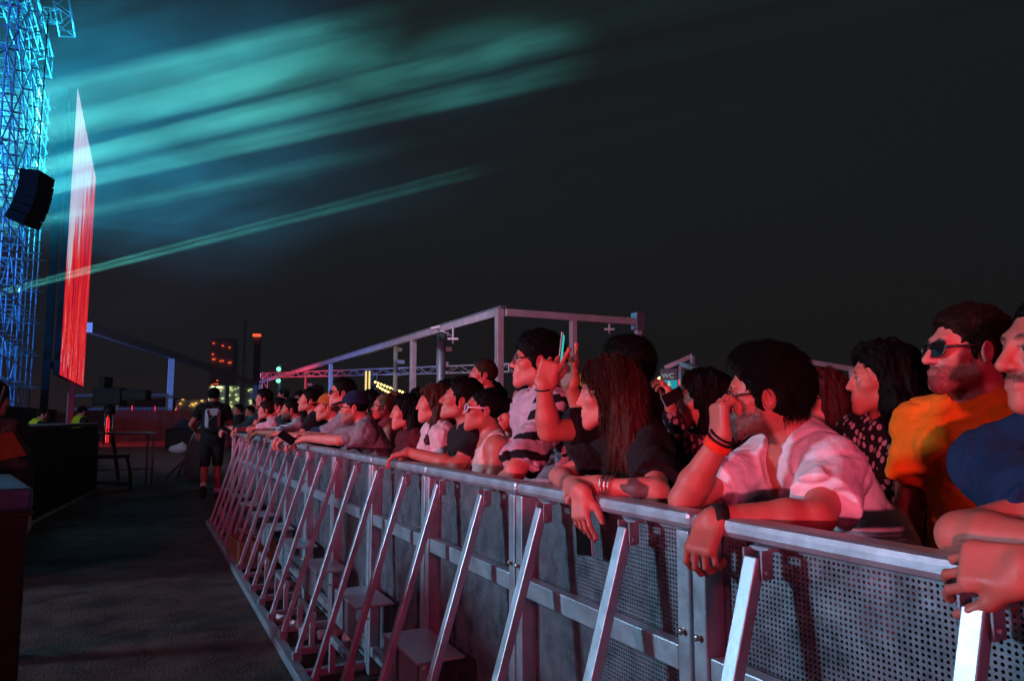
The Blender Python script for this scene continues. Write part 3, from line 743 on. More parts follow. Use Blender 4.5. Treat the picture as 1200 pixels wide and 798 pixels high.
def make_hair(P, root, J, HM, hs):
    st = P.get('hair', 'short')
    if st is None: return
    C = J['head']; h = max(P.get('h', .006), .004); s = hs; fem = P.get('fem', False)
    T = lambda *p: C + HM @ (np.array(p, float) * s)
    vol = P.get('vol', .014); low = .17 if st in ('short', 'bun', 'cap') else P.get('hlen', .42)
    ext = V3(.16, .17, .17) * s
    lo = C - ext; hi = C + ext
    if st in ('long', 'curly'): lo = lo - V3(.05, .08, low - .1) ; hi = hi + V3(.05, .05, 0)
    if st == 'afro': lo -= .06; hi += .06
    g = Grid(lo, hi, h)
    g.op(Ell(T(0, -.016, .036), V3(.075, .094, .084) * s, HM), .01, off=vol * s)
    if vol > .012: g.op(Ell(T(0, -.005 + P.get('quiff', 0), .072), V3(.064, .078, .05) * s, HM), .03, off=vol * s * .8)
    if st == 'bun': g.op(Ell(T(0, -.125, .045), V3(.042, .038, .042) * s, HM), .02)
    fr = P.get('fringe', 0.0)
    def cut(d, x, y, z):
        px, py, pz = x - C[0], y - C[1], z - C[2]
        X = (px * HM[0, 0] + py * HM[1, 0] + pz * HM[2, 0]) / s; Yh = (px * HM[0, 1] + py * HM[1, 1] + pz * HM[2, 1]) / s; Zh = (px * HM[0, 2] + py * HM[1, 2] + pz * HM[2, 2]) / s
        nz = wnoise(X, Yh, Zh, 90, 5) * .004 + wnoise(X, Yh, Zh, 220, 8) * .0022
        d = d + nz * s * P.get('mess', 1.0)
        line = np.where(Zh > 0, .030 + (.62 if not fr else .95) * Zh + fr, .030 + .1 * Zh + fr * .5)
        # hairline pulled back at the temples and down at the sideburns
        d = np.maximum(d, (Yh - line + nz * 2.0) * .8 * s)
        if st in ('short', 'bun', 'afro'):
            d = np.maximum(d, (-.030 - .55 * (.02 - Yh) - Zh + nz) * .85 * s)
        return d
    g.apply(cut)
    if st == 'short':
        for q in (-1, 1): g.op(Ell(T(q * .084, -.009, -.010), V3(.032, .0215, .036) * s, HM), .006, 's')
    if st in ('long', 'curly'):
        L = low; u = np.linalg.inv(np.eye(3)) @ V3(0, 0, 1)
        dn = V3(0, 0, -1); back = HM @ V3(0, -1, 0); back[2] = 0; back = unit(back); side = HM @ V3(1, 0, 0); side[2] = 0; side = unit(side); fwd = -back
        for q in (-1, 1):
            a = T(q * .068, -.045, .03); b = a + dn * L * .5 + side * q * .022 + fwd * P.get('hfwd', .02); c = b + dn * L * .45 + fwd * .02
            wd = P.get('hwide', 1.0); g.op(Cone(a, b, .035 * s, .046 * s * wd), .03); g.op(Cone(b, c, .046 * s * wd, .020 * s), .03)
        a = T(0, -.07, .03); b = a + dn * L * .6 + back * .03; c = b + dn * L * .4
        for q in (-.05, 0, .05): g.op(Cone(a + side * q * .7, b + side * q * 1.6 * wd + back * .04 * (wd - 1), .048 * s, .052 * s * wd), .04); g.op(Cone(b + side * q * 1.6 * wd + back * .04 * (wd - 1), c + side * q * 1.9 * wd + back * .05 * (wd - 1), .052 * s * wd, .02 * s), .03)
        X, Y, Z = g.ax[0][:, None, None], g.ax[1][None, :, None], g.ax[2][None, None, :]
        am = .009 if st == 'curly' else .0075
        g.d += (am * wnoise(X * 2.2, Y * 2.2, Z * (1.2 if st == 'curly' else .35), 55, 21) + am * .5 * wnoise(X * 2, Y * 2, Z * .4, 150, 22)).astype(np.float32)
    a, b = surface_nets(g)
    if not len(a): return
    n0 = len(a)
    VV = [a]; QQ = [b]
    ns = P.get('strands', 0)
    if ns:
        SV, SQ = strands(P, C, HM, s, st, ns, low, a); SQ = SQ + n0; VV.append(SV); QQ.append(SQ)
    o = link('hair', np_mesh('hair', np.concatenate(VV), np.concatenate(QQ)), hairmat(P.get('haircol', (.02, .013, .01))), root)
def strands(P, C, HM, s, st, ns, low, surf):
    r = np.random.default_rng(P.get('seed', 1) + 77)
    V = []; Q = []; k = 0
    loc = ((surf - C) @ HM) / s
    ear = (np.abs(loc[:, 0]) > .05) & (np.abs(loc[:, 1] + .006) < .038) & (np.abs(loc[:, 2] + .01) < .052) & (st == 'short')
    ok = np.nonzero(~ear & ((loc[:, 1] < np.where(loc[:, 2] > 0, .030 + .62 * loc[:, 2], .02) - .006) | (loc[:, 2] < -.02)))[0]
    idx = ok[r.integers(0, len(ok), ns)]
    ctr = C + HM @ (V3(0, -.016, .02) * s); G = V3(0, 0, -1)
    for i in idx:
        p = surf[i].copy(); n = unit(p - ctr); lx, ly, lz = loc[i]
        if st in ('long', 'curly'):
            nseg = 7; L = r.uniform(.06, .17); w0 = r.uniform(.0011, .0026); cur = r.uniform(.10, .24) * (2.2 if st == 'curly' else 1); lift = .05
        else:
            nseg = 4; L = r.uniform(.014, .032) * P.get('tuft', 1.0); w0 = r.uniform(.0009, .0018); cur = .22 * P.get('mess', 1.0); lift = .16 + .22 * max(0, lz / .1)
        ph = r.uniform(0, 6.28); ax = r.normal(size=3); pts = []; q = p - n * .003; jit = r.normal(size=3) * (.10 if st in ('long', 'curly') else .35)
        for j in range(nseg + 1):
            pts.append(q.copy())
            n = unit(q - ctr) if q[2] > C[2] - .03 * s else unit((q - ctr) * V3(1, 1, 0))
            if st in ('long', 'curly'): base = G + HM @ V3(.9 * np.sign(lx) * max(0, lz / .1), -.25 * max(0, lz / .1), 0)
            else: base = HM @ V3(.25 * np.sign(lx), -.75, -.1 - .9 * (1 - min(1, max(0, lz / .09)))) 
            d2 = base + jit; d2 = d2 - n * (d2 @ n); d2 = unit(d2) + n * lift + unit(np.cross(d2, ax)) * cur * math.sin(ph + j * 1.4)
            dirv = unit(d2); q = q + dirv * L / nseg; lift *= .6
        bx = unit(np.cross(dirv, n + .01)); by = unit(np.cross(dirv, bx))
        for j, q in enumerate(pts):
            w = w0 * (1 - .85 * j / nseg)
            for a_ in range(3): V.append(q + bx * w * math.cos(2.1 * a_) + by * w * math.sin(2.1 * a_))
        for j in range(nseg):
            for a_ in range(3): Q.append((k + j * 3 + a_, k + j * 3 + (a_ + 1) % 3, k + j * 3 + 3 + (a_ + 1) % 3, k + j * 3 + 3 + a_))
        k += 3 * (nseg + 1)
    return np.array(V), np.array(Q, int)
# ---- worn things ----------------------------------------------------
def head_pt(P, *p):
    hs = P.get('hs', P['s']); return Vector(P['J']['head'] + P['HM'] @ (np.array(p, float) * hs))
def glasses(P, dark=True, mat='frame_black', thick=.0028, big=1.0):
    m = MB(); G = lambda *p: head_pt(P, *p)
    sp = lambda v: math.copysign(abs(v) ** .62, v)
    def rim(q, a, r, y): 
        x = r * 1.10 * big * sp(math.cos(a)); return G(q * .0335 + x, y - .010 * max(0, q * x) / .026 - .003 * math.sin(a), .0035 + r * .78 * big * sp(math.sin(a)) + .0015 * math.cos(a) * q)
    for q in (-1, 1):
        ring = [rim(q, a, .0245, .1065) for a in np.linspace(0, 2 * math.pi, 21)]
        m.tube(ring, thick * .8, 6, False)
        m.tube([G(q * .056 * big, .097, .008), G(q * .074, .07, .010), G(q * .0805, .02, .012), G(q * .0805, -.006, .013)], thick, 6)
    m.tube([G(-.010, .108, .008), G(0, .112, .010), G(.010, .108, .008)], thick, 6)
    o = m.build('sunglasses' if dark else 'glasses', MAT[mat], P['obj'])
    m = MB()
    for q in (-1, 1):
        pts = [rim(q, a, .0240, .1055) for a in np.linspace(0, 2 * math.pi, 21)[:-1]]
        m.poly(pts, .0012, Vector(P['HM'] @ V3(0, 1, 0)))
    m.build('lens', MAT['lens'] if dark else MAT['eyeglass'], o)
    return o
def cap(P, mat, back=False, patch=None):
    C = P['J']['head']; HM = P['HM']; s = P.get('hs', P['s']); h = .006
    T = lambda *p: C + HM @ (np.array(p, float) * s)
    g = Grid(C - .24, C + .24, h)
    g.op(Ell(T(0, -.014, .040), V3(.075, .094, .086) * s, HM), .01, off=.018 * s)
    def cut(d, x, y, z):
        px, py, pz = x - C[0], y - C[1], z - C[2]
        Yh = (px * HM[0, 1] + py * HM[1, 1] + pz * HM[2, 1]) / s; Zh = (px * HM[0, 2] + py * HM[1, 2] + pz * HM[2, 2]) / s
        return np.maximum(d, (.034 + .10 * Yh - Zh) * s)
    g.apply(cut)
    d = 1
    A = rotx(-.22)
    b = Ell(T(0, .125, .046), V3(.066, .062, .0085) * s, HM @ A); g.op(b, .008)
    a, q = surface_nets(g); o = link('cap', np_mesh('cap', a, q), mat, P['obj'])
    if patch is not None:
        m = MB(); m.box(head_pt(P, -.035, .092, .072), (.02, .004, .02), Matrix(HM.tolist())); m.build('emblem', patch, o)
    return o
def wristband(P, side, mat, name='bracelet', t0=.9, w=.012, r=.034, n=1, gap=.016):
    sh, el, wr = P['arms'][side][:3]; d = unit(wr - el)
    obs = []
    for i in range(n):
        m = MB(); c = el + (wr - el) * t0 + d * gap * i
        bx = unit(np.cross(d, V3(.1, .3, 1))); by = np.cross(d, bx)
        rot = Matrix(np.stack([bx, by, d], 1).tolist())
        m.lathe([(r, -w / 2), (r + .003, -w / 2 + .002), (r + .003, w / 2 - .002), (r, w / 2)], Vector(c), 20, rot)
        obs.append(m.build(name, mat, P['obj']))
    return obs
def eyeglass_mat():
    m, t, out = nt('clear_lens'); L = t.links.new
    g = N(t, 'ShaderNodeBsdfGlossy', inp={'Roughness': .05}); tr = N(t, 'ShaderNodeBsdfTransparent'); mx = N(t, 'ShaderNodeMixShader', inp={0: .12})
    L(tr.outputs[0], mx.inputs[1]); L(g.outputs[0], mx.inputs[2]); L(mx.outputs[0], out.inputs[0]); return m
MAT['eyeglass'] = eyeglass_mat()
# ------------------------------------------------------------------ the crowd
FOCUS = V3(-6.8, 9.6, 0)
def rail(y, dx=0.0, dz=0.0): return V3(XR + dx, y, ZR + dz)
def person(px, X, label, rz=82, **k):
    hp = np.array(at_x(px[0], px[1], X)); P = dict(k); P['head'] = hp; P['label'] = label; P['rz'] = R(rz)
    if 'look' not in P:
        v = FOCUS - hp; look = math.degrees(math.atan2(v[1], v[0]))
    else: look = P['look']
    P['hyaw'] = P.get('hyaw', max(-65, min(65, (look - (rz + 90) + 180) % 360 - 180)))
    w = float((Vector(hp) - CAMP).dot(_fw))
    P.setdefault('h', .0037 if w < 2.2 else .0046 if w < 3.2 else .0054 if w < 5 else .0066 if w < 8 else .0088)
    if callable(P.get('arms_at')):
        P.update(P.pop('arms_at')(hp))
    make_person(P)
    if DEBUG: print('PERSON %-40s s=%.3f root=%s w=%.2f head=%s' % (label[:40], P['s'], np.round(P['root'], 2), w, np.round(hp, 2)))
    return P
DEBUG = False
def lean_arms(dl=0.0, dr=0.0, spread=.27, wx=-.10, curl=.55, dz=.0, hl=None, hr=None, cross=.06):
    """both forearms lying on the top rail, hands hanging over the pit side"""
    def f(h):
        y = h[1]
        return dict(armL=dict(elbow=rail(y - spread + dl, .11, .045 + dz), wrist=rail(y - cross + dl, wx, .055 + dz), fix=False, hd=hl or (-.75, .35, -.55), hn=(-.45, -.1, .85), curl=curl),
                    armR=dict(elbow=rail(y + spread + dr, .11, .045 + dz), wrist=rail(y + cross + dr, wx - .02, .06 + dz), fix=False, hd=hr or (-.75, -.35, -.6), hn=(-.45, .1, .85), curl=curl))
    return f
BLACK = cloth((.013, .013, .015)); NAVY = cloth((.02, .035, .075)); GREY = cloth((.20, .20, .22)); DKGREY = cloth((.07, .07, .08))
HB, HDB, HBR, HRED, HGREY = (.0035, .003, .003), (.018, .011, .008), (.045, .022, .014), (.10, .03, .018), (.10, .085, .07)
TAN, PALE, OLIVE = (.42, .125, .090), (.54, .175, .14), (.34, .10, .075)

# --- nearest: white shirted man, chin on his hand
def t_arms(h):
    return dict(armL=dict(elbow=np.array(at_x(957, 606, 1.36)), wrist=np.array(at_x(836, 607, 1.165)), fix=False, hd=(-.55, -.10, -.75), hn=(-.72, -.2, .62), curl=[.75, .8, .85, .9], thumb=.8),
                armR=dict(elbow=np.array(at_x(802, 586, 1.26)), wrist=np.array(at_x(845, 514, 1.30)), fix=False, hd=(.06, .12, 1), hn=(-.85, .25, .2), curl=[.95, 1.0, 1.05, 1.1], thumb=.7))
pT = person((897, 464), 1.50, 'bearded man in a pale printed shirt resting his chin on one hand', rz=72, lean=30, beard=.85, haircol=HB, skin=TAN, hair='short', vol=.026, quiff=.02, mess=1.4, strands=6000, tuft=1.5,
            shirt=cloth((.72, .66, .68), 'print', (.05, .025, .03)), topname='shirt', sleeve=.72, sleeve_loose=.034, fit=.02, neckline=.10, neckw=.03, hem=.05, wrinkle=.006, seed=3, arms_at=t_arms, look=133, hpitch=-2, hroll=-4, nose=1.15, sfwd=.03)
glasses(pT, False)
wristband(pT, -1, MAT['black'], 'wristwatch', .93, .03, .031)
wristband(pT, 1, cloth((.75, .06, .03)), 'festival_wristband', .90, .022, .032); wristband(pT, 1, MAT['black'], 'bracelet', .97, .006, .031, 2, .012)
# --- orange shirt
pW = person((1134, 413), 2.06, 'bearded man in sunglasses and an orange t-shirt standing upright', rz=88, lean=3, beard=.8, beardcol=(.035, .014, .011), haircol=(.014, .008, .006), skin=PALE, hair='short', vol=.014, strands=5000,
            shirt=cloth((.80, .17, .010)), sleeve=.62, sleeve_loose=.03, legmat=cloth((.20, .02, .025)), hem=.02, fit=.012, look=150, hpitch=2, nose=1.2, seed=5, legend=.1, wrinkle=.004)
glasses(pW, True, big=1.12, thick=.004)
# --- navy shirt, cut by the frame
def x_arms(h):
    return dict(armL=dict(elbow=np.array(at_x(1128, 628, 1.25)), wrist=np.array(at_x(1252, 640, 1.22)), fix=False, hd=(.3, -.9, -.2), hn=(-.3, -.2, .9), curl=.5),
                armR=dict(elbow=np.array(at_x(1290, 660, 1.22)), wrist=np.array(at_x(1205, 668, 1.15)), fix=False, hd=(-.12, .95, -.05), hn=(-.85, 0, .45), curl=[.5, .55, .6, .65], thumb=.3))
pX = person((1243, 413), 1.56, 'moustached man in navy with arms folded on the rail, cut by the right edge', rz=95, lean=14, beard='moustache', haircol=HB, skin=TAN, hair='short', vol=.012, strands=600,
            shirt=cloth((.008, .028, .075)), sleeve=.66, sleeve_loose=.03, fit=.018, wide=.94, shrug=-.025, arms_at=x_arms, look=150, nose=1.25, seed=6)
# --- woman with long hair, holding a phone over the rail
def q_arms(h):
    return dict(armL=dict(elbow=np.array(at_x(771, 577, 1.31)), wrist=np.array(at_x(704, 569, 1.215)), fix=False, hd=(-.42, .75, -.05), hn=(-.55, -.30, .75), curl=[.25, .3, .35, .4], thumb=.3),
                armR=dict(elbow=np.array(at_x(655, 558, 1.34)), wrist=np.array(at_x(680, 574, 1.135)), fix=False, hd=(-.12, -.18, -1), hn=(-.92, -.1, .1), curl=[.25, .35, .45, .5], thumb=.35))
def q_tat(Pv, mixin):
    c = np.array(Lp(pq_, at_x(742, 566, 1.245))); r = Pv - c
    d = np.sqrt((r ** 2).sum(1)); n = wnoise(Pv[:, 0], Pv[:, 1], Pv[:, 2], 130, 4)
    mixin(.85 * np.clip((.042 - d + .02 * n) / .006, 0, 1), (.02, .02, .025))
    c = np.array(Lp(pq_, at_x(660, 566, 1.20))); d = np.sqrt(((Pv - c) ** 2).sum(1))
    mixin(.6 * np.clip((.05 - d + .02 * n) / .01, 0, 1), (.05, .04, .045))
class _L(dict): pass
_hq = np.array(at_x(714, 463, 1.42))
pq_ = {}
def _mk_q():
    k = dict(lean=27, fem=True, haircol=(.05, .018, .013), skin=PALE, hair='long', hlen=.42, hwide=1.35, vol=.022, strands=5000, shirt=BLACK, sleeve=.75, sleeve_loose=.035, fit=.024, neckline=.06, wrinkle=.007, look=137, hpitch=-2, seed=8, nose=1.1, fringe=-.004, hfwd=-.03)
    # tattoos need the root, which is known only inside make_person: share the dict
    hp = np.array(at_x(714, 463, 1.42)); k['head'] = hp; k['rz'] = R(70); k['label'] = 'woman with long wavy hair and a black top hanging a phone over the rail'
    k['hyaw'] = 137 - 160; k['h'] = .0039; k.update(q_arms(hp)); k['tint'] = [q_tat]
    pq_ = k; globals()['pq_'] = k; make_person(k); return k
pQ = _mk_q()
for o in wristband(pQ, -1, pbr('silver_beads', (.6, .5, .45), .25, .8, 60, .5, .5, 120), 'bracelet', .80, .010, .030, 3, .013): pass
# --- person behind her, filming with both hands up
def r_arms(h):
    c = np.array(at_w(657, 412, 2.85))
    return dict(armL=dict(elbow=np.array(at_w(643, 505, 2.75)), wrist=np.array(at_w(637, 452, 2.72)), fix=False, hd=(.32, -.10, 1), hn=(-.55, -.75, .1), curl=[.10, .85, 1.05, 1.15], thumb=.75, spread=.15),
                armR=dict(elbow=np.array(at_w(688, 497, 2.95)), wrist=np.array(at_w(668, 452, 2.9)), fix=False, hd=(-.08, .0, 1), hn=(.75, .45, .1), curl=[.12, .7, .95, 1.1], thumb=.8, spread=.15))
pRr = person((733, 434), 1.80, 'dark haired person filming with a phone held up in both hands', rz=70, lean=8, haircol=HB, hair='short', vol=.026, strands=1200, tuft=1.6, shirt=BLACK, sleeve=.75, sleeve_loose=.034, fit=.02, arms_at=r_arms, look=112, h=.0040, sfwd=.09, shrug=-.01)
wristband(pRr, -1, MAT['black'], 'bracelet', .93, .006, .030)
# --- zebra sleeves
def p_arms(h):
    y = h[1]
    return dict(armL=dict(elbow=np.array(at_x(604, 552, 1.36)), wrist=np.array(at_x(586, 590, 1.36)) + V3(.0, .12, -.02), fix=False, hd=(-.2, .9, -.1), hn=(-.1, -.5, .8), curl=.5), armR=None)
pP = person((629, 424), 1.62, 'tall man in black glasses and a pale shirt with zebra patterned sleeves', rz=80, lean=4, haircol=HB, skin=PALE, hair='short', vol=.022, strands=2500, tuft=1.5, fringe=.01, mess=1.3,
            shirt=cloth((.50, .36, .42), 'zebra', (.012, .012, .014)), sleeve=.9, sleeve_loose=.038, fit=.026, arms_at=p_arms, look=156, hpitch=4, seed=9, wrinkle=.007, hem=.10)
glasses(pP, False, thick=.0034)
# --- woman in white sunglasses
pM = person((567, 481), 1.52, 'woman in white sunglasses and a beige tank top with her hair pulled back', rz=86, lean=6, fem=True, haircol=HB, skin=TAN, hair='bun', vol=.008, strands=200, shirt=cloth((.60, .50, .45)), topname='tank_top', sleeve=0, tank=True, fit=.010, look=160, hpitch=6, seed=10,
            arms_at=lambda h: dict(armL=dict(wrist=V3(h[0] - .22, h[1] - .05, 1.0), hint=(.2, -.4, -1), curl=.5), armR=None))
glasses(pM, True, 'frame_white', .0042, 1.1)
# --- man in black looking up
pLk = person((541, 470), 1.50, 'young man in a black t-shirt looking up with one hand on the rail', rz=80, lean=9, haircol=HB, skin=TAN, hair='short', vol=.02, strands=500, tuft=1.4, shirt=BLACK, sleeve=.66, look=152, hpitch=13, seed=11, nose=1.25,
             arms_at=lambda h: dict(armL=dict(elbow=rail(h[1] - .20, .20, -.02), wrist=rail(h[1] + .03, .02, .045), fix=False, hd=(-.75, .6, -.25), hn=(-.2, 0, 1), curl=[.35, .45, .5, .6], spread=.3), armR=None))
# --- curly woman
pK = person((508, 474), 1.62, 'woman with long curly brown hair and a pale pink blouse', rz=84, lean=7, fem=True, haircol=(.06, .026, .017), skin=PALE, hair='curly', hlen=.50, vol=.022, strands=900, shirt=cloth((.62, .44, .46)), sleeve=.7, fit=.022, look=165, seed=12, wrinkle=.007, hfwd=.05)
# --- maroon woman
pJ = person((476, 484), 1.55, 'woman with long black hair and a dark maroon top', rz=84, lean=10, fem=True, haircol=HB, skin=PALE, hair='long', hlen=.42, vol=.026, strands=350, shirt=cloth((.085, .016, .022)), sleeve=1.8, fit=.024, look=167, seed=13, arms_at=lambda h: dict(armL=dict(wrist=V3(h[0] - .25, h[1], 1.02), hint=(.2, -.4, -1)), armR=None))
# --- bun woman, second row
pI = person((450, 477), 1.85, 'blonde woman with pinned up hair and bare shoulders', rz=84, lean=4, fem=True, haircol=(.14, .085, .05), skin=PALE, hair='bun', vol=.010, shirt=cloth((.4, .32, .33)), topname='tank_top', sleeve=0, tank=True, fit=.010, look=168, hpitch=3, seed=14)
glasses(pI, False)
# --- navy cap
pH = person((415, 478), 1.42, 'man in a navy cap and grey t-shirt leaning far over the rail', rz=74, lean=26, beard=.55, haircol=HB, skin=PALE, hair='short', vol=.010, shirt=GREY, sleeve=.75, sleeve_loose=.034, fit=.022, look=158, hpitch=-3, seed=15, wrinkle=.006,
            arms_at=lambda h: dict(armL=dict(elbow=rail(h[1] - .06, .10, .05), wrist=rail(h[1] + .30, -.08, .06), fix=False, hd=(-.55, .75, -.25), hn=(-.4, -.3, .8), curl=.5),
                                   armR=dict(elbow=rail(h[1] + .40, .12, .05), wrist=rail(h[1] + .42, -.10, .06), fix=False, hd=(-.8, .1, -.4), hn=(-.4, .2, .85), curl=.5)))
cap(pH, cloth((.012, .022, .06)), patch=MAT['white']); glasses(pH, False)
# --- tall with sunglasses
pG = person((401, 461), 1.52, 'tall man in dark sunglasses with cropped black hair and a grey shirt', rz=78, lean=13, haircol=HB, skin=PALE, hair='short', vol=.016, strands=250, shirt=cloth((.22, .20, .23)), sleeve=.85, sleeve_loose=.03, look=166, hpitch=4, seed=16,
            arms_at=lambda h: dict(armL=dict(elbow=rail(h[1] - .02, .15, .05), wrist=rail(h[1] + .32, -.05, .06), fix=False, hd=(-.7, .6, -.4), hn=(-.4, -.2, .8), curl=.5), armR=None))
glasses(pG, True)
# --- orange cap
pF = person((384, 478), 1.44, 'person in an orange brown cap with forearms over the rail', rz=80, lean=24, haircol=(.10, .05, .03), skin=PALE, hair='short', vol=.010, beard=.35, beardcol=(.16, .07, .04), shirt=NAVY, sleeve=.7, look=168, seed=17, arms_at=lean_arms(.05, .1))
cap(pF, cloth((.42, .12, .03)))
# --- black t-shirt man
pE = person((363, 470), 1.50, 'man with cropped dark hair and a black t-shirt, chin raised', rz=82, lean=12, haircol=HB, skin=PALE, hair='short', vol=.018, shirt=BLACK, sleeve=.66, look=168, hpitch=8, beard=.3, seed=18, arms_at=lambda h: dict(armL=dict(elbow=rail(h[1] - .22, .16, .02), wrist=rail(h[1] - .02, -.02, .055), fix=False, hd=(-.8, .4, -.3), hn=(-.3, 0, 1), curl=.5), armR=None))
# --- striped shirt beard
pD = person((341, 480), 1.46, 'bearded man in a striped shirt leaning on the rail', rz=80, lean=24, beard=.9, haircol=HB, skin=TAN, hair='short', vol=.018, shirt=cloth((.62, .58, .62), 'stripe', (.08, .07, .12), .9), sleeve=1.1, look=168, seed=19, arms_at=lean_arms(.0, .05))
# --- face behind him
pC = person((327, 477), 1.62, 'person with glasses and a dark top squeezed behind the striped shirt', rz=84, lean=8, haircol=HB, skin=PALE, hair='short', vol=.016, shirt=cloth((.018, .04, .05)), sleeve=.7, look=169, seed=20)
glasses(pC, False)
# --- chin in hand, pink
pB = person((312, 481), 1.46, 'person in a pale pink top with chin propped on a hand and a watch', rz=80, lean=26, fem=True, haircol=HDB, skin=PALE, hair='short', vol=.02, shirt=cloth((.60, .45, .50)), sleeve=.7, look=168, seed=21,
            arms_at=lambda h: dict(armL=dict(elbow=rail(h[1] - .10, .04, .05), wrist=V3(h[0] - .16, h[1] - .02, h[2] - .20), fix=False, hd=(.35, .1, 1), hn=(-.9, 0, .3), curl=.9),
                                   armR=dict(elbow=rail(h[1] + .25, .10, .05), wrist=rail(h[1] + .02, -.10, .06), fix=False, hd=(-.7, -.4, -.5), hn=(-.4, .1, .85), curl=.5)))
wristband(pB, -1, MAT['black'], 'wristwatch', .90, .03, .032)
# --- tall dark one at the end
pA = person((309, 467), 1.60, 'dark haired man in a deep teal shirt at the far end of the front row', rz=84, lean=10, haircol=HB, skin=PALE, hair='short', vol=.03, shirt=cloth((.012, .035, .042)), sleeve=1.6, look=170, seed=22, arms_at=lean_arms(.0, .0, .24))
# --- second row and farther
def plain(px, X, label, col, **k):
    k.setdefault('haircol', HB); k.setdefault('shirt', cloth(col)); return person(px, X, label, k.pop('rz', 84), **k)
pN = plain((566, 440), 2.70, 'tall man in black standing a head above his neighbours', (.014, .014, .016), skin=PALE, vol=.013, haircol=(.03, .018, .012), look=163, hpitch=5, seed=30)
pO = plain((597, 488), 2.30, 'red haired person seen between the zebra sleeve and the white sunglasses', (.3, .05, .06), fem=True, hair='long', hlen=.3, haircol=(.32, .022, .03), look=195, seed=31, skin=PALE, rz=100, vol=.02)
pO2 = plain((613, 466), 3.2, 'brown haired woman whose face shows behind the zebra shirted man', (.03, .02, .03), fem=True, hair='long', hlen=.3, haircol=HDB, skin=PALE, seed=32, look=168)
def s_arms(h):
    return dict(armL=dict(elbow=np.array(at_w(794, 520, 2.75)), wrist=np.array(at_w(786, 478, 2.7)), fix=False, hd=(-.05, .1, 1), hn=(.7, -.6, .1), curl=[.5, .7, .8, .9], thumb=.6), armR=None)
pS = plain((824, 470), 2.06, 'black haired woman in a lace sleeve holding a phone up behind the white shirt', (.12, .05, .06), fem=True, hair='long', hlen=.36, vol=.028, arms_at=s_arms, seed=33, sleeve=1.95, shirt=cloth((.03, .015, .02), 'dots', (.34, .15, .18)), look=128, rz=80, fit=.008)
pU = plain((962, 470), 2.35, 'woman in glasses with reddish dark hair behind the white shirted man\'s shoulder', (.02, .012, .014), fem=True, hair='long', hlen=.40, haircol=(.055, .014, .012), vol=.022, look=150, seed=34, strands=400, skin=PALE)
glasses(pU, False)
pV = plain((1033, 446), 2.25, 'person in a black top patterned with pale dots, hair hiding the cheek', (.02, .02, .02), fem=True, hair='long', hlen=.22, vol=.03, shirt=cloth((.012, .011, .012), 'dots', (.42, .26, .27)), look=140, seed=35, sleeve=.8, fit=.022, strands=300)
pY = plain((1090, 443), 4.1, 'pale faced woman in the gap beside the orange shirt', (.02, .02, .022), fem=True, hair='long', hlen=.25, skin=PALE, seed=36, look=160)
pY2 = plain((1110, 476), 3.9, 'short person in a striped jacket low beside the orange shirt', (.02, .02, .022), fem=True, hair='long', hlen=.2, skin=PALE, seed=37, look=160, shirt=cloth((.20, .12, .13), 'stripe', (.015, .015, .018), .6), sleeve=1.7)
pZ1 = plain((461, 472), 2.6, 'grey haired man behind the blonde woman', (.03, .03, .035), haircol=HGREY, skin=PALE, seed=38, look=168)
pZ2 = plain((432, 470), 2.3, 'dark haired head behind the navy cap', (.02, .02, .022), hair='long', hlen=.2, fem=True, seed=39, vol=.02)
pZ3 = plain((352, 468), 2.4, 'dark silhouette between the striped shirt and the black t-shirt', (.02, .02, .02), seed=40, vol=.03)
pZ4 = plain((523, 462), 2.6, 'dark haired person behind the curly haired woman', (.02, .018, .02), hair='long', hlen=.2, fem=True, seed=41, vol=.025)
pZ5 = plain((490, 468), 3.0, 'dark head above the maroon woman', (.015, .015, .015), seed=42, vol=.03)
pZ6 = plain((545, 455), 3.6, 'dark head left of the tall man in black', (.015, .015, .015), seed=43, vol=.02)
# beyond the end of the row
pE1 = plain((279, 480), 1.9, 'dark clothed person with a pale face just right of the walking man', (.02, .02, .022), skin=PALE, seed=44, look=200, vol=.02)
pE2 = plain((293, 482), 2.1, 'person in a turquoise shirt at the far end of the crowd', (.03, .28, .26), skin=PALE, seed=45, look=190)
pE3 = plain((268, 484), 3.2, 'small figure beyond the walking man\'s shoulder', (.03, .02, .022), skin=PALE, seed=46, look=220)
# darkness further back, each a head and shoulders in the gaps
back = [((668, 462), 4.0, 'dark head in the gap under the raised arms'), ((770, 474), 3.2, 'dark head left of the lace sleeve'), ((912, 452), 4.6, 'head behind the white shirted man\'s hair'),
        ((995, 476), 3.6, 'dark head right of the reddish haired woman'), ((1065, 470), 5.2, 'dark head between the dotted top and the orange shirt'), ((1160, 440), 4.4, 'dark head in the gap right of the orange shirt'),
        ((843, 455), 4.8, 'dark head behind the raised knuckles of the white shirted man'), ((640, 470), 3.4, 'dark head behind the zebra shirt'), ((583, 466), 3.9, 'dark head between the tall man in black and the zebra shirt'),
        ((1050, 437), 3.4, 'tall dark head behind the dotted top')]
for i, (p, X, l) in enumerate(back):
    plain(p, X, l, (.015, .014, .016), seed=60 + i, vol=.02 + .01 * (i % 2), hair='long' if i % 3 == 1 else 'short', hlen=.25, fem=i % 3 == 1, skin=[PALE, TAN, OLIVE][i % 3], h=.009)
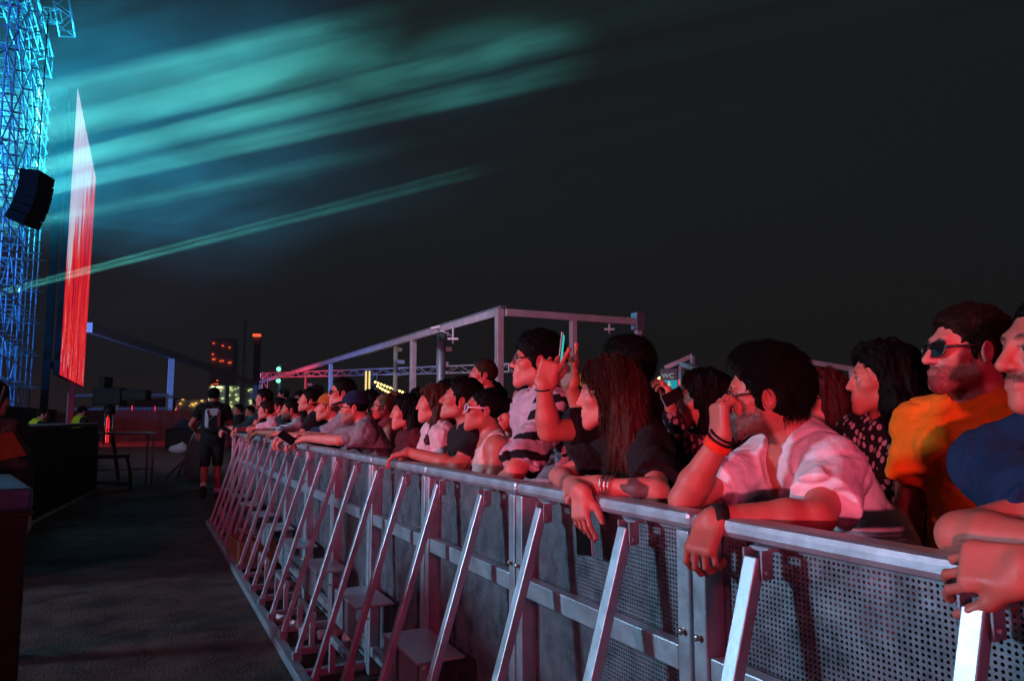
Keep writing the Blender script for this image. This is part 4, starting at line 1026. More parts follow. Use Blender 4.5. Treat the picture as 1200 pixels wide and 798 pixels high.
more = [((332, 463), 3.0, 'dark head and grey hood just above the striped shirt', (.06, .06, .07), 'short'), ((371, 460), 3.3, 'dark head between the black t-shirt and the orange cap', (.02, .02, .03), 'short'),
        ((531, 458), 4.6, 'far head behind the young man looking up', (.03, .03, .03), 'long'),
        ((300, 474), 2.4, 'head filling the gap beside the teal shirted man', (.03, .03, .04), 'short'), ((396, 470), 2.6, 'head wedged behind the tall man in sunglasses', (.05, .02, .02), 'long'),
        ((650, 455), 4.4, 'head in the gap between the zebra shirt and the raised forearm', (.02, .02, .02), 'short'), ((575, 462), 3.1, 'head behind the white sunglasses', (.02, .02, .02), 'long')]
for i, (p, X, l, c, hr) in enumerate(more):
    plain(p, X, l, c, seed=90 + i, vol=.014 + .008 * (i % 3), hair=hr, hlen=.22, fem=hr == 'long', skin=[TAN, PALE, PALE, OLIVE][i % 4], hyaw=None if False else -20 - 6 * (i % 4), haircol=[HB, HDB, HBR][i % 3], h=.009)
# ------------------------------------------------------------------ LED screen beside the stage
_a, _b, _t = at_x(70, 440, -3.0), at_x(98, 453, -3.0), at_x(91, 100, -3.0); LED_L = _b.y - _a.y; LED_H = _t.z - _a.z
def led_mat():
    m, t, out = nt('led_picture'); L = t.links.new
    e = N(t, 'ShaderNodeEmission'); L(e.outputs[0], out.inputs[0])
    tc = N(t, 'ShaderNodeTexCoord'); sx = N(t, 'ShaderNodeSeparateXYZ'); L(tc.outputs['Object'], sx.inputs[0])
    # object space: y 0..9.6 along the screen, z 0..12 up
    mp = N(t, 'ShaderNodeMapping'); mp.inputs['Scale'].default_value = (1, .9, .10); L(tc.outputs['Object'], mp.inputs[0])
    n1 = N(t, 'ShaderNodeTexNoise', inp={'Scale': 1.1, 'Detail': 8.0, 'Roughness': .65, 'Distortion': .6}); L(mp.outputs[0], n1.inputs['Vector'])
    # white region: towards small y, high z
    a = N(t, 'ShaderNodeMath', operation='MULTIPLY', inp={1: 10 / LED_H}); L(sx.outputs[2], a.inputs[0])
    b = N(t, 'ShaderNodeMath', operation='MULTIPLY_ADD', inp={1: -6.6 / LED_L, 2: -3.7}); L(sx.outputs[1], b.inputs[0])
    c = N(t, 'ShaderNodeMath', operation='ADD'); L(a.outputs[0], c.inputs[0]); L(b.outputs[0], c.inputs[1])
    d = N(t, 'ShaderNodeMath', operation='MULTIPLY_ADD', inp={1: 9.0, 2: -4.5}); L(n1.outputs[0], d.inputs[0])
    s2 = N(t, 'ShaderNodeMath', operation='ADD'); L(c.outputs[0], s2.inputs[0]); L(d.outputs[0], s2.inputs[1])
    f = N(t, 'ShaderNodeMapRange', inp={1: -.25, 2: .25, 3: 0, 4: 1}); L(s2.outputs[0], f.inputs[0])
    mp2 = N(t, 'ShaderNodeMapping'); mp2.inputs['Scale'].default_value = (1, 1.3, .22); L(tc.outputs['Object'], mp2.inputs[0])
    n2 = N(t, 'ShaderNodeTexNoise', inp={'Scale': 1.3, 'Detail': 8.0, 'Roughness': .75, 'Distortion': 1.0}); L(mp2.outputs[0], n2.inputs['Vector'])
    red = N(t, 'ShaderNodeValToRGB'); el = red.color_ramp.elements
    el[0].position = .40; el[0].color = (.25, .0, .02, 1); el[1].position = .62; el[1].color = (1.0, .085, .04, 1)
    x = el.new(.5); x.color = (.80, .012, .03, 1); L(n2.outputs[0], red.inputs[0])
    wh = N(t, 'ShaderNodeValToRGB'); el = wh.color_ramp.elements
    el[0].position = .33; el[0].color = (.35, .05, .16, 1); el[1].position = .55; el[1].color = (.62, .56, .66, 1)
    x = el.new(.43); x.color = (.62, .38, .52, 1); L(n2.outputs[0], wh.inputs[0])
    # sparse white highlights low on the red half
    n4 = N(t, 'ShaderNodeTexNoise', inp={'Scale': 2.6, 'Detail': 5.0, 'Roughness': .7}); L(mp2.outputs[0], n4.inputs['Vector'])
    g = N(t, 'ShaderNodeMapRange', inp={1: .60, 2: .64, 3: 0, 4: 1}); L(n4.outputs[0], g.inputs[0])
    zl = N(t, 'ShaderNodeMapRange', inp={1: 3.2, 2: .5, 3: 0, 4: 1}); L(sx.outputs[2], zl.inputs[0])
    gm = N(t, 'ShaderNodeMath', operation='MULTIPLY'); L(g.outputs[0], gm.inputs[0]); L(zl.outputs[0], gm.inputs[1])
    m1 = N(t, 'ShaderNodeMix', data_type='RGBA'); L(f.outputs[0], m1.inputs[0]); L(red.outputs[0], m1.inputs[6]); L(wh.outputs[0], m1.inputs[7])
    m2 = N(t, 'ShaderNodeMix', data_type='RGBA', inp={7: (.9, .75, .85, 1)}); L(gm.outputs[0], m2.inputs[0]); L(m1.outputs[2], m2.inputs[6])
    L(m2.outputs[2], e.inputs[0]); e.inputs[1].default_value = .85
    return m
SX = -3.0
p0 = at_x(70, 440, SX); p1 = at_x(98, 453, SX); ptop = at_x(91, 100, SX)
sy0, sy1, sz0, sz1 = p0.y, p1.y, (p0.z + p1.z) / 2, ptop.z
t = thing('video_screen', 'tall LED side screen glowing red with streaks of white', 'screen', (SX, sy0, sz0))
Ls, Hs = sy1 - sy0, sz1 - sz0
b = MB(); b.box((-.12, Ls / 2, Hs / 2), (.2, Ls, Hs)); b.build('cabinet', MAT['black'], t)
me = bpy.data.meshes.new('picture'); me.from_pydata([(-.012, .02, .02), (-.012, Ls - .02, .02), (-.012, Ls - .02, Hs - .02), (-.012, .02, Hs - .02)], [], [(0, 1, 2, 3)])
link('picture', me, led_mat(), t)
b = MB()
for y in (.4, Ls - .4): b.bar((-.5, y, -sz0), (-.5, y, Hs), .25, .25)
b.bar((-.5, .4, .5), (-.5, Ls - .4, .5), .2, .2); b.bar((-.5, .4, Hs - .5), (-.5, Ls - .4, Hs - .5), .2, .2)
b.build('support_frame', MAT['black'], t)
# ------------------------------------------------------------------ scaffold towers of the stage
def scaffold(loc, nx, ny, dx, dy, nl, dz, label, brace=1):
    t = thing('scaffold_tower', label, 'scaffolding', loc, group='scaffold towers beside the stage')
    H = nl * dz
    rr = random.Random(nx * 7 + ny)
    for i in range(nx):
        for j in range(ny):
            b = MB(); b.tube([(i * dx, j * dy, 0), (i * dx, j * dy, H + rr.uniform(.2, .9))], .026, 6); b.build('standard', MAT['scaf'], t)
    for k in range(1, nl + 1):
        z = k * dz; b = MB()
        for i in range(nx): b.tube([(i * dx + .03, -.25, z), (i * dx + .03, (ny - 1) * dy + .25, z)], .025, 6)
        for j in range(ny): b.tube([(-.25, j * dy + .03, z + .05), ((nx - 1) * dx + .25, j * dy + .03, z + .05)], .025, 6)
        for i in range(nx): b.tube([(i * dx + .03, -.25, z - dz * .45), (i * dx + .03, (ny - 1) * dy + .25, z - dz * .45)], .02, 6)
        for j in range(ny - 1):
            a = (k + j) % 2
            b.tube([(-.03, (j + a) * dy, z - dz), (-.03, (j + 1 - a) * dy, z)], .022, 6)
            if brace > 1: b.tube([((nx - 1) * dx + .03, (j + a) * dy, z - dz), ((nx - 1) * dx + .03, (j + 1 - a) * dy, z)], .022, 6)
        for i in range(nx - 1):
            a = (k + i) % 2
            b.tube([((i + a) * dx, -.03, z - dz), ((i + 1 - a) * dx, -.03, z)], .022, 6)
        b.build('lift_bracing', MAT['scaf'], t)
    return t
scaffold((-6.2, 22.0, 0), 3, 5, 1.3, 1.3, 12, 1.2, 'blue lit scaffold tower at the left edge, nearest and densest', 2)
scaffold((-6.6, 28.4, 0), 3, 4, 1.4, 1.3, 11, 1.2, 'blue lit scaffold tower just left of the glowing screen', 1)
scaffold((-12.5, 24.0, 0), 3, 3, 2.0, 2.0, 9, 1.9, 'dim blue scaffold tower deeper in the stage, cut by the left edge', 1)
def truss(name, label, cat, a, b, w, n, mat, r=.03, group=None):
    a, b = Vector(a), Vector(b); d = (b - a).normalized(); x = d.cross(Vector((0, 0, 1))).normalized() * w / 2; z = x.cross(d).normalized() * w / 2
    t = thing(name, label, cat, a, group=group); L = (b - a)
    cs = [x + z, x - z, -x - z, -x + z]
    m = MB()
    for c in cs: m.tube([c, c + L], r, 6)
    for q in range(4):
        for i in range(n):
            p = cs[q] + L * i / n; e = cs[(q + 1) % 4] + L * (i + 1) / n
            if i % 2: p, e = cs[(q + 1) % 4] + L * i / n, cs[q] + L * (i + 1) / n
            m.tube([p, e], r * .6, 5)
    for s_ in (0, 1):
        for q in range(4): m.tube([cs[q] + L * s_, cs[(q + 1) % 4] + L * s_], r * .8, 5)
    m.build('lattice', mat, t); return t
truss('roof_truss', 'blue lit roof truss running along the stage edge, top left corner', 'truss', (-3.9, 12, 13.9), (-3.9, 30.0, 13.9), .8, 22, MAT['scaf'], .04)
truss('roof_truss', 'short blue hanging truss end above the scaffold, near the top edge', 'truss', at_w(66, -30, 27), at_w(79, 40, 27), .5, 5, MAT['scaf'], .03)
truss('roof_truss', 'level truss crossing the top left corner between the eave and the hanging end', 'truss', at_w(-30, 5, 24), at_w(66, 20, 27), .45, 8, MAT['scaf'], .03)
# line array
ARR = pbr('array_black', (.004, .004, .004), .9, 0, 20, .3, spec=.03)
t = thing('speaker_array', 'dark curved column of hanging loudspeakers in front of the scaffold', 'loudspeakers', at_w(44, 203, 17.5))
for k in range(6):
    a = -.10 - .075 * k; b = MB()
    b.box((0, 0, 0), (.45, .72, .21), None, .02)
    o = b.build('cabinet', ARR, t); ang = -.05 * k
    o.location = (.02 * k * k * -.35, -.012 * k * k * .8, -.12 - .22 * k); o.rotation_euler = (0, .10 + .05 * k, R(-20))
b = MB(); b.tube([(0, 0, 0), (0, 0, 4)], .015, 6); b.build('hoist_chain', MAT['black'], t)
# stage deck far left
t = thing('stage_deck', 'black raised stage deck under the blue scaffolds', 'stage', (-9, 24, 0))
b = MB(); b.box((0, 4, .85), (11, 22, 1.7), None, .02); b.build('deck', MAT['blackcloth'], t)
for x, y in ((-1.2, -3), (1.3, -1), (3.9, 2)):
    b = MB(); b.box((x, y, 2.2), (.7, .6, 1.0), None, .03); b.build('monitor_cabinet', MAT['black'], t)
# ------------------------------------------------------------------ black draped riser in the pit, table, rails
A = at_w(34, 500.5, 9.5); B = at_w(116, 494.5, 14.2); zt = (A.z + B.z) / 2
A.z = B.z = zt; d = (B - A).normalized(); nrm = Vector((d.y, -d.x, 0))
t = thing('draped_riser', 'long low riser draped in black along the left of the pit', 'riser', (A.x, A.y, 0), math.atan2(d.y, d.x))
Lr = (B - A).length
b = MB(); b.box((Lr / 2 - 2, 1.3, zt - .03), (Lr + 4, 2.6, .05), None, .01); b.build('top_board', MAT['black'], t)
m_ = MB(); n = 70
vs = []
for i in range(n + 1):
    x = -4 + (Lr + 4) * i / n; y = .03 * math.sin(i * 1.9) + .015 * math.sin(i * 4.1)
    vs.append((x, y))
for (x0, y0), (x1, y1) in zip(vs[:-1], vs[1:]):
    f = m_.bm.faces.new([m_.bm.verts.new(v) for v in ((x0, y0, .02), (x1, y1, .02), (x1, y1 * .4, zt - .06), (x0, y0 * .4, zt - .06))]); f.smooth = True
bmesh.ops.remove_doubles(m_.bm, verts=m_.bm.verts[:], dist=.001)
m_.build('black_drape', MAT['blackcloth'], t)
b = MB(); b.box((Lr + .01, 1.3, zt / 2 - .04), (.03, 2.5, zt - .1)); b.build('end_panel', MAT['blackcloth'], t)
b = MB(); b.box((Lr / 2 - 1.9, .03, zt - .002), (Lr + 3.7, .05, .02), None, .004); b.build('metal_edge', MAT['steel'], t)
# folding table at the end of the riser
tp = at_w(146, 500, 15.0)
t = thing('folding_table', 'dark folding table standing at the end of the black riser', 'table', (tp.x, tp.y, 0), R(10))
b = MB(); b.box((0, 0, 1.06), (1.1, .7, .04), None, .008); b.build('tabletop', MAT['steel_dark'], t)
for x in (-.5, .5):
    for y in (-.3, .3): b = MB(); b.tube([(x, y, 0), (x, y, 1.04)], .018, 8); b.build('leg', MAT['steel_dark'], t)
b = MB(); b.tube([(-.5, -.3, .35), (.5, -.3, .35)], .014, 8); b.build('stretcher', MAT['steel_dark'], t)
# bent leg stand in front of it
sp = at_z(153, 574, 0)
t = thing('equipment_stand', 'low black equipment stand with one bent leg on the pit floor', 'stand', (sp.x, sp.y, 0))
b = MB(); b.tube([(0, 0, .01), (-.02, .0, .30), (-.06, .02, .52), (-.10, .02, .62)], .03, 8); b.build('leg', MAT['black'], t)
b = MB(); b.box((-.62, .1, .16), (1.2, .5, .05), Matrix.Rotation(R(3), 3, 'Y'), .01); b.build('tray', MAT['black'], t)
b = MB(); b.box((-.62, .12, .64), (1.15, .45, .06), None, .01); b.build('shelf', MAT['black'], t)
# handrail
hp = at_w(122, 512, 13.6)
t = thing('handrail', 'pair of pale upright rails joined at the riser end', 'handrail', hp)
for i, dx in enumerate((0, .13)):
    b = MB(); b.tube([(dx, -dx * .3, -.15), (dx, -dx * .3, .44 - .05 * i)], .012, 8); b.build('upright', MAT['steel_dark'], t)
b = MB(); b.tube([(0, 0, .12), (.13, -.04, .12)], .012, 6); b.build('crossbar', MAT['steel_dark'], t)
# flight case bottom left
fc = at_w(38, 562, 3.3)
t = thing('flight_case', 'black flight case with a blue lit lid at the bottom left', 'flight case', (fc.x - .55, fc.y + .0, 0), R(12))
zt2 = fc.z; b = MB(); b.box((0, -.1, zt2 / 2), (.98, .9, zt2 - .12), None, .015); b.build('box', MAT['black'], t)
b = MB(); b.box((0, -.1, zt2 - .045), (1.0, .92, .09), None, .015); b.build('lid', pbr('blue_light_lid', (.006, .028, .07), .5, 0, 8, .3), t)  # blue stage light on the lid is put into its base colour
b = MB()
for z in (zt2 - .1, .12): b.box((0, -.1, z), (1.012, .932, .018), None, .003)
b.build('edge_trim', MAT['black'], t)
for x in (-.4, .4): 
    for y in (-.45, .25): b = MB(); b.lathe([(.045, -.018), (.05, 0), (.045, .018)], (x, y, .05), 14, Matrix.Rotation(R(90), 3, 'Y')); b.build('castor', MAT['black'], t)
# broadcast camera on a tripod
bc = at_w(128, 480, 15.5)
t = thing('broadcast_camera', 'black television camera with a long lens on a tripod by the riser end', 'camera', (bc.x, bc.y, 0), R(60))
zc = bc.z + .28
b = MB(); b.box((0, 0, zc), (.26, .62, .36), None, .03); b.build('body', MAT['black'], t)
b = MB(); b.box((0, -.58, zc + .02), (.22, .55, .24), None, .03); b.build('lens', MAT['black'], t)
b = MB(); b.box((0, .1, zc + .30), (.30, .12, .22), None, .015); b.bar((0, .02, zc + .18), (0, .1, zc + .26), .05); b.build('viewfinder', MAT['black'], t)
b = MB(); b.tube([(.1, .3, zc - .15), (.15, .75, zc - .32)], .014, 6); b.build('pan_bar', MAT['black'], t)
b = MB(); b.lathe([(.10, 0), (.13, .04), (.10, .16), (.05, .20)], (0, 0, zc - .38), 14); b.build('pan_head', MAT['black'], t)
for k in range(3): b = MB(); b.tube([(.04 * math.cos(k * 2.1), .04 * math.sin(k * 2.1), zc - .36), (.5 * math.cos(k * 2.1), .5 * math.sin(k * 2.1), .02)], .026, 8); b.build('leg', MAT['black'], t)
b = MB(); b.lathe([(.012, 0), (.012, .01)], Vector((.14, .1, zc + .1)), 8, Matrix.Rotation(R(90), 3, 'Y')); b.build('tally_lamp', emit('tally_red', (1, .03, .03), 1.2), t)
# ------------------------------------------------------------------ red hoarding and far yard
ha, hb = at_w(128, 486, 40), at_w(232, 484, 46)
d = Vector((hb.x - ha.x, hb.y - ha.y, 0)); Lh = d.length; hz = 1.75
t = thing('hoarding_fence', 'long plank hoarding washed red behind the pit', 'fence', (ha.x, ha.y, 0), math.atan2(d.y, d.x))
nb = 24
for k in range(nb):
    b = MB(); b.box(((k + .5) * Lh / nb, .02 * (k % 2), hz / 2 + .02 * math.sin(k * 5)), (Lh / nb - .02, .05, hz), None, .005)
    b.build('board', MAT['red_board'] if 'red_board' in MAT else MAT.setdefault('red_board', pbr('red_board', (.34, .10, .08), .7, 0, 1.5, .4, .2, 10)), t)
for k in range(0, nb + 1, 6): b = MB(); b.box((k * Lh / nb, .10, hz / 2 + .1), (.09, .09, hz + .3)); b.build('post', MAT['wood'], t)
# low dark kennel-shaped crate before it
kp = at_w(212, 516, 30)
t = thing('equipment_crate', 'dark crate with a pitched cover before the red hoarding', 'crate', (kp.x, kp.y, 0), R(15))
b = MB(); b.box((0, 0, .45), (1.0, .8, .9), None, .02); b.build('box', MAT['black'], t)
b = MB(); b.poly([(-.6, -.5, .92), (.6, -.5, .92), (0, -.5, 1.32)], 1.0, (0, 1, 0)); b.build('cover', MAT['black'], t)
kp = at_w(209, 518, 28)
t = thing('sack', 'small pale sack slumped beside the dark crate', 'sack', (kp.x, kp.y, 0))
b = MB(); b.ball((0, 0, .14), (.34, .26, .20), 14); b.ball((.12, .02, .26), (.2, .18, .13), 12); b.build('cloth_body', cloth((.32, .3, .3)), t)
b = MB(); b.tube([(.12, .02, .36), (.16, .02, .44)], .04, 8); b.build('tied_neck', cloth((.4, .3, .3)), t)
# site cabin rails behind the camera
ra_, rb_ = at_w(80, 470, 60), at_w(196, 466, 60)
DIMRAIL = pbr('weathered_rail', (.07, .07, .075), .8)
t = thing('pipe_rail', 'two dim horizontal rails behind the red hoarding', 'railing', (ra_.x, ra_.y, 0))
dd = rb_ - ra_; dd.z = 0
for z in (2.0, 3.1): b = MB(); b.bar((0, 0, z), (dd.x, dd.y, z + .05), .16, .22); b.build('rail', DIMRAIL, t)
for f in (0, .5, 1): b = MB(); b.bar((dd.x * f, dd.y * f, 0), (dd.x * f, dd.y * f, 3.3), .18, .18); b.build('post', MAT['wood'], t)
# curved barrier plate beside the walking man
cp = at_z(222, 562, 0)
t = thing('barrier_plate', 'pale steel plate with a rounded edge leaning beside the walking man', 'plate', (cp.x, cp.y, 0), R(62))
pts = []
hgt = 1.22
for a in np.linspace(0, 1, 14): pts.append((-.42 + .42 * (1 - math.cos(a * math.pi / 2)) * 1.0, 0, a * hgt))
prof = [(-.16, .02), (-.30, .22), (-.34, .50), (-.26, .78), (-.08, 1.02), (.22, 1.20), (.56, 1.20), (.56, .02)]
b = MB(); b.poly([(x, -.25 * z * .4, z) for x, z in prof], .03, (0, 1, 0)); b.build('plate', MAT['steel'], t)
b = MB(); b.bar((.45, .03, 1.1), (.45, .50, .03), .04); b.bar((-.1, .03, .5), (-.1, .50, .03), .04); b.build('back_prop', MAT['steel_dark'], t)
# ------------------------------------------------------------------ tent canopies
def tent_post(parent, x, y, z, w=.2, name='post'): b = MB(); b.box((x, y, z / 2), (w, w, z), None, .02); return b.build(name, MAT['alu'], parent)
XB = 8.0
c0 = at_x(587, 361, XB); zE = c0.z
c1 = at_x(305, 444, XB)
t = thing('tent_frame', 'large open aluminium canopy frame behind the crowd, pink lit eave', 'canopy', (XB, c0.y, 0), group='canopy frames behind the crowd')
Lb = c1.y - c0.y
b = MB(); b.box((0, Lb / 2, zE - .11), (.18, Lb, .20), None, .02); b.build('eave_beam', MAT['alu'], t)
b = MB(); b.box((.08, Lb / 2, zE + .035), (.20, Lb, .07), None, .02); b.build('gutter', MAT['steel_dark'], t)
for px, py in ((388, 440), (485, 440), (587, 440)):
    w_ = at_x(px, py, XB); tent_post(t, 0, w_.y - c0.y + .1, zE - .2, .19)
tent_post(t, 0, Lb - .2, zE - .28, .22)
e1 = at_y(672, 440, c0.y); e2 = at_y(749, 440, c0.y)
Lx = e2.x - XB
b = MB(); b.box((Lx / 2 + .06, 0, zE - .11), (Lx - .12, .16, .19), None, .02); b.build('cross_beam', MAT['alu'], t)
for e in (e1, e2): tent_post(t, e.x - XB, 0, zE - .2, .17)
b = MB(); b.box((Lx, 0, zE - .1), (.3, .3, .5), None, .02); b.build('corner_bracket', MAT['steel_dark'], t)
# lattice girder inside it
ga, gb = at_w(308, 440, 48), at_w(600, 431, 26)
truss('lattice_girder', 'thin horizontal lattice girder crossing below the pink eave', 'truss', ga, gb, .28, 34, MAT['alu'], .03)
for i, (px, w_) in enumerate(((311, 47), (438, 36), (577, 27))):
    p = at_w(px, 436, w_); t2 = thing('truss_leg', ['paired truss leg at the far left end of the lattice girder', 'truss leg standing beside the middle canopy post', 'short truss leg by the tall man in black\'s head'][i], 'truss', (p.x, p.y, 0), group='legs of the lattice girder')
    b = MB()
    for dx in (-.16, .16): b.tube([(dx, 0, 0), (dx, 0, p.z)], .035, 6)
    for k in range(8): b.tube([(-.16 if k % 2 else .16, 0, p.z * k / 8), (.16 if k % 2 else -.16, 0, p.z * (k + 1) / 8)], .02, 5)
    b.build('lattice', MAT['alu'], t2)
for i, (px, py, w_, lab) in enumerate(((517, 384, 24, 'slender grey mast behind the crowd below the sloping eave'), (464, 404, 30, 'yellow lit pole carrying small lamps behind the crowd'), (359, 437, 45, 'short yellow lit pole near the far end of the canopy'))):
    p = at_w(px, py, w_); t2 = thing('lamp_pole', lab, 'pole', (p.x, p.y, 0))
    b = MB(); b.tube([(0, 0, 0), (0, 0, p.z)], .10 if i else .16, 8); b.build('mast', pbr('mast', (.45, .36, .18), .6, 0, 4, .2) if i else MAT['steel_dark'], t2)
    b = MB()
    for k in range(3): b.box((.1 + .12 * (k % 2), 0, p.z - .2 - .5 * k), (.3, .16, .16), None, .02); 
    b.bar((.02, 0, p.z - .1), (.02, 0, p.z - 1.4), .05); b.build('lamp_bracket', MAT['alu'], t2)
# lamps hanging under the canopy
for i, (px, py, w_) in enumerate(((531, 392, 19.5), (714, 381, 20.5))):
    p = at_w(px, py, w_); t2 = thing('hanging_floodlight', ['floodlight arm hanging under the sloping eave', 'floodlight arm hanging under the level eave by the right corner'][i], 'lamp', p, R(-20), group='floodlights hanging under the canopy')
    b = MB(); b.tube([(0, 0, .26), (0, 0, -.25)], .03, 6); b.build('drop_pole', MAT['alu'], t2)
    b = MB(); b.tube([(0, 0, 0), (.18, 0, .12), (.34, 0, .14)] if i else [(0, 0, -.05), (-.2, 0, .05), (-.4, 0, .12)], .022, 6); b.build('arm', MAT['alu'], t2)
    b = MB(); b.box((.42 if i else -.46, 0, .17), (.26, .16, .07), Matrix.Rotation(R(-12), 3, 'Y'), .015); b.box((0, 0, -.12), (.28, .1, .06), None, .01); b.build('lamp_head', MAT['white'], t2)
# far canopy running off to the left, blue to violet
f0, f1 = at_w(104, 378, 45), at_w(300, 447, 112)
zf = f0.z; 
t = thing('tent_frame', 'far canopy eave sloping across from the red screen, blue lit', 'canopy', (f0.x, f0.y, 0), group='canopy frames behind the crowd')
dd = Vector((f1.x - f0.x, f1.y - f0.y, f1.z - f0.z))
b = MB(); b.bar((0, 0, zf - .3), (dd.x, dd.y, zf - .3 + dd.z), .45, .6); b.build('eave_beam', MAT['alu'], t)
pp = at_w(198, 417, 64); k = ((pp.x - f0.x) * dd.x + (pp.y - f0.y) * dd.y) / (dd.x ** 2 + dd.y ** 2)
for kk, ww in ((k, .5), (.99, .6)): tent_post(t, dd.x * kk, dd.y * kk, zf - .6 + dd.z * kk, ww)
# small canopy by the toilets
w_ = 24
q0, q1, q2, q3 = at_w(779, 431, w_), at_w(811, 417, w_), at_w(853, 447, w_ - 6), at_w(798, 426, w_)
t = thing('service_tent', 'small yellow lit canopy frame over the toilet sign', 'canopy', (q1.x, q1.y, 0))
for a, c, nm in ((q0, q1, 'rafter'), (q3, q2, 'eave_beam')):
    b = MB(); b.bar(Vector((a.x - q1.x, a.y - q1.y, a.z)), Vector((c.x - q1.x, c.y - q1.y, c.z)), .12, .14); b.build(nm, MAT['alu'], t)
for a in (q1, q3): b = MB(); b.bar((a.x - q1.x, a.y - q1.y, 0), (a.x - q1.x, a.y - q1.y, a.z), .12, .12); b.build('post', MAT['alu'], t)
q4, q5 = at_w(941, 423, 18), at_w(1000, 433, 18)
t = thing('service_tent', 'pale canopy corner showing between dark heads on the right', 'canopy', (q5.x, q5.y, 0))
b = MB(); b.bar(Vector((q4.x - q5.x, q4.y - q5.y, q4.z)), Vector((0, 0, q5.z)), .10, .12); b.build('eave_beam', MAT['alu'], t)
b = MB(); b.bar((-.06, 0, 0), (-.06, 0, q5.z), .1, .1); b.build('post', MAT['alu'], t)
# toilet sign
def text_mesh(name, s, size, mat, parent, loc, rot, ext=.004):
    cu = bpy.data.curves.new(name, 'FONT'); cu.body = s; cu.size = size; cu.extrude = ext; cu.align_x = 'CENTER'; cu.align_y = 'CENTER'
    o = bpy.data.objects.new(name, cu); COL.objects.link(o)
    dg = bpy.context.evaluated_depsgraph_get(); me = bpy.data.meshes.new_from_object(o.evaluated_get(dg))
    COL.objects.unlink(o); bpy.data.objects.remove(o)
    o = link(name, me, mat, parent, loc); o.rotation_euler = rot; return o
sg = at_w(784, 447, 17.5); k = 17.5 / F
yaw = -math.atan2(sg.x, sg.y)
t = thing('toilet_sign', 'teal backlit WC sign with a pale arrow pointing down', 'sign', (sg.x, sg.y, 0), yaw)
z = sg.z
b = MB(); b.box((0, .03, z + 3.5 * k), (20 * k, .05, 24 * k), None, .01); b.build('board', pbr('sign_board', (.03, .12, .14), .5), t)
b = MB(); b.box((0, -.004, z - 3.5 * k), (19 * k, .01, 10 * k)); b.build('lit_panel', emit('sign_teal', (.02, .38, .48), .75), t)
text_mesh('lettering', 'WC', 8 * k, emit('sign_letters', (.5, .62, .6), .55), t, (-1.0 * k, -.006, z + 6.5 * k), (R(90), 0, 0))
b = MB(); b.poly([(-1 * k, 0, 3.5 * k), (1 * k, 0, 3.5 * k), (1 * k, 0, 0), (3 * k, 0, 0), (0, 0, -3.2 * k), (-3 * k, 0, 0), (-1 * k, 0, 0)], .006, (0, -1, 0)); b.build('arrow', emit('arrow_pale', (.6, .7, .5), .8), t, (0, -.012, z - 3.2 * k))
b = MB(); b.tube([(9 * k, .08, 0), (9 * k, .08, z + 15 * k)], .03, 8); b.build('post', MAT['steel_dark'], t)
sg2 = at_w(793, 449, 19)
t = thing('lit_notice', 'small red lit notice right of the toilet sign', 'sign', (sg2.x, sg2.y, 0), yaw)
b = MB(); b.box((0, .0, sg2.z + .02), (.17, .03, .15), None, .01); b.build('panel', emit('notice_red', (.9, .13, .10), .9), t)
b = MB(); b.box((-.02, -.0, sg2.z - .12), (.14, .03, .06), None, .005); b.build('lower_panel', emit('notice_cyan', (.15, .75, .85), .9), t)
b = MB(); b.tube([(0, .03, 0), (0, .03, sg2.z + .1)], .02, 8); b.build('post', MAT['black'], t)
sg3 = at_w(834, 446, 20)
t = thing('bar_sign', 'small amber lit sign reading 1 with small letters, by the white shirted man\'s knuckles', 'sign', (sg3.x, sg3.y, 0), -math.atan2(sg3.x, sg3.y))
b = MB(); b.box((0, .03, sg3.z), (.5, .04, .26), None, .01); b.build('board', MAT['black'], t)
text_mesh('numeral', '1', .24, emit('amber_num', (.9, .5, .08), .9), t, (-.12, 0, sg3.z), (R(90), 0, 0))
text_mesh('lettering', 'HC', .13, emit('amber_txt', (.6, .45, .2), .5), t, (.10, 0, sg3.z - .02), (R(90), 0, 0))
b = MB(); b.tube([(0, .06, 0), (0, .06, sg3.z)], .03, 8); b.build('post', MAT['black'], t)
# lit lamps dotted behind
def lamp(px, py, w_, r, col, st, label, cat='lamp', name='flood_lamp'):
    p = at_w(px, py, w_); t = thing(name, label, cat, (p.x, p.y, 0))
    b = MB(); b.tube([(0, 0, 0), (0, 0, p.z)], max(.02, r * .3), 6); b.build('pole', MAT['black'], t)
    b = MB(); b.ball((0, -r * .3, p.z), (r, r, r * .8), 10); b.build('bulb', emit('lamp_glow', col, st), t)
lamp(773, 444, 22, .09, (1, .72, .3), 2.2, 'warm white lamp left of the toilet sign')
lamp(797, 437, 25, .06, (1, .5, .1), 2.2, 'small amber lamp above the red notice')
lamp(803, 447, 25, .07, (1, .42, .05), 1.8, 'lower amber lamp right of the red notice')
p = at_w(772, 460, 22); t = thing('bar_counter', 'short glowing amber counter strip beside the long haired woman', 'counter', (p.x, p.y, 0), R(-40))
b = MB(); b.box((0, 0, p.z), (.28, .06, .05), Matrix.Rotation(R(12), 3, 'Y'), .01); b.build('light_strip', emit('strip_amber', (1, .42, .12), 1.8), t)
b = MB(); b.box((0, .2, p.z / 2 - .05), (.5, .3, p.z - .1), None, .01); b.build('front', MAT['black'], t)
p = at_w(686, 440, 27); t = thing('stall_awning', 'amber lit stall awning behind the long haired woman\'s forehead', 'awning', (p.x, p.y, 0), R(-25))
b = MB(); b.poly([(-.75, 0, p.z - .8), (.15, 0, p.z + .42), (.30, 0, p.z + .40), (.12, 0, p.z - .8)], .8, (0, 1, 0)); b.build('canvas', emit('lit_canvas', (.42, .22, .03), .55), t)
for x in (-.6, .1): b = MB(); b.tube([(x, .4, 0), (x, .4, p.z - .7)], .04, 6); b.build('pole', MAT['alu'], t)
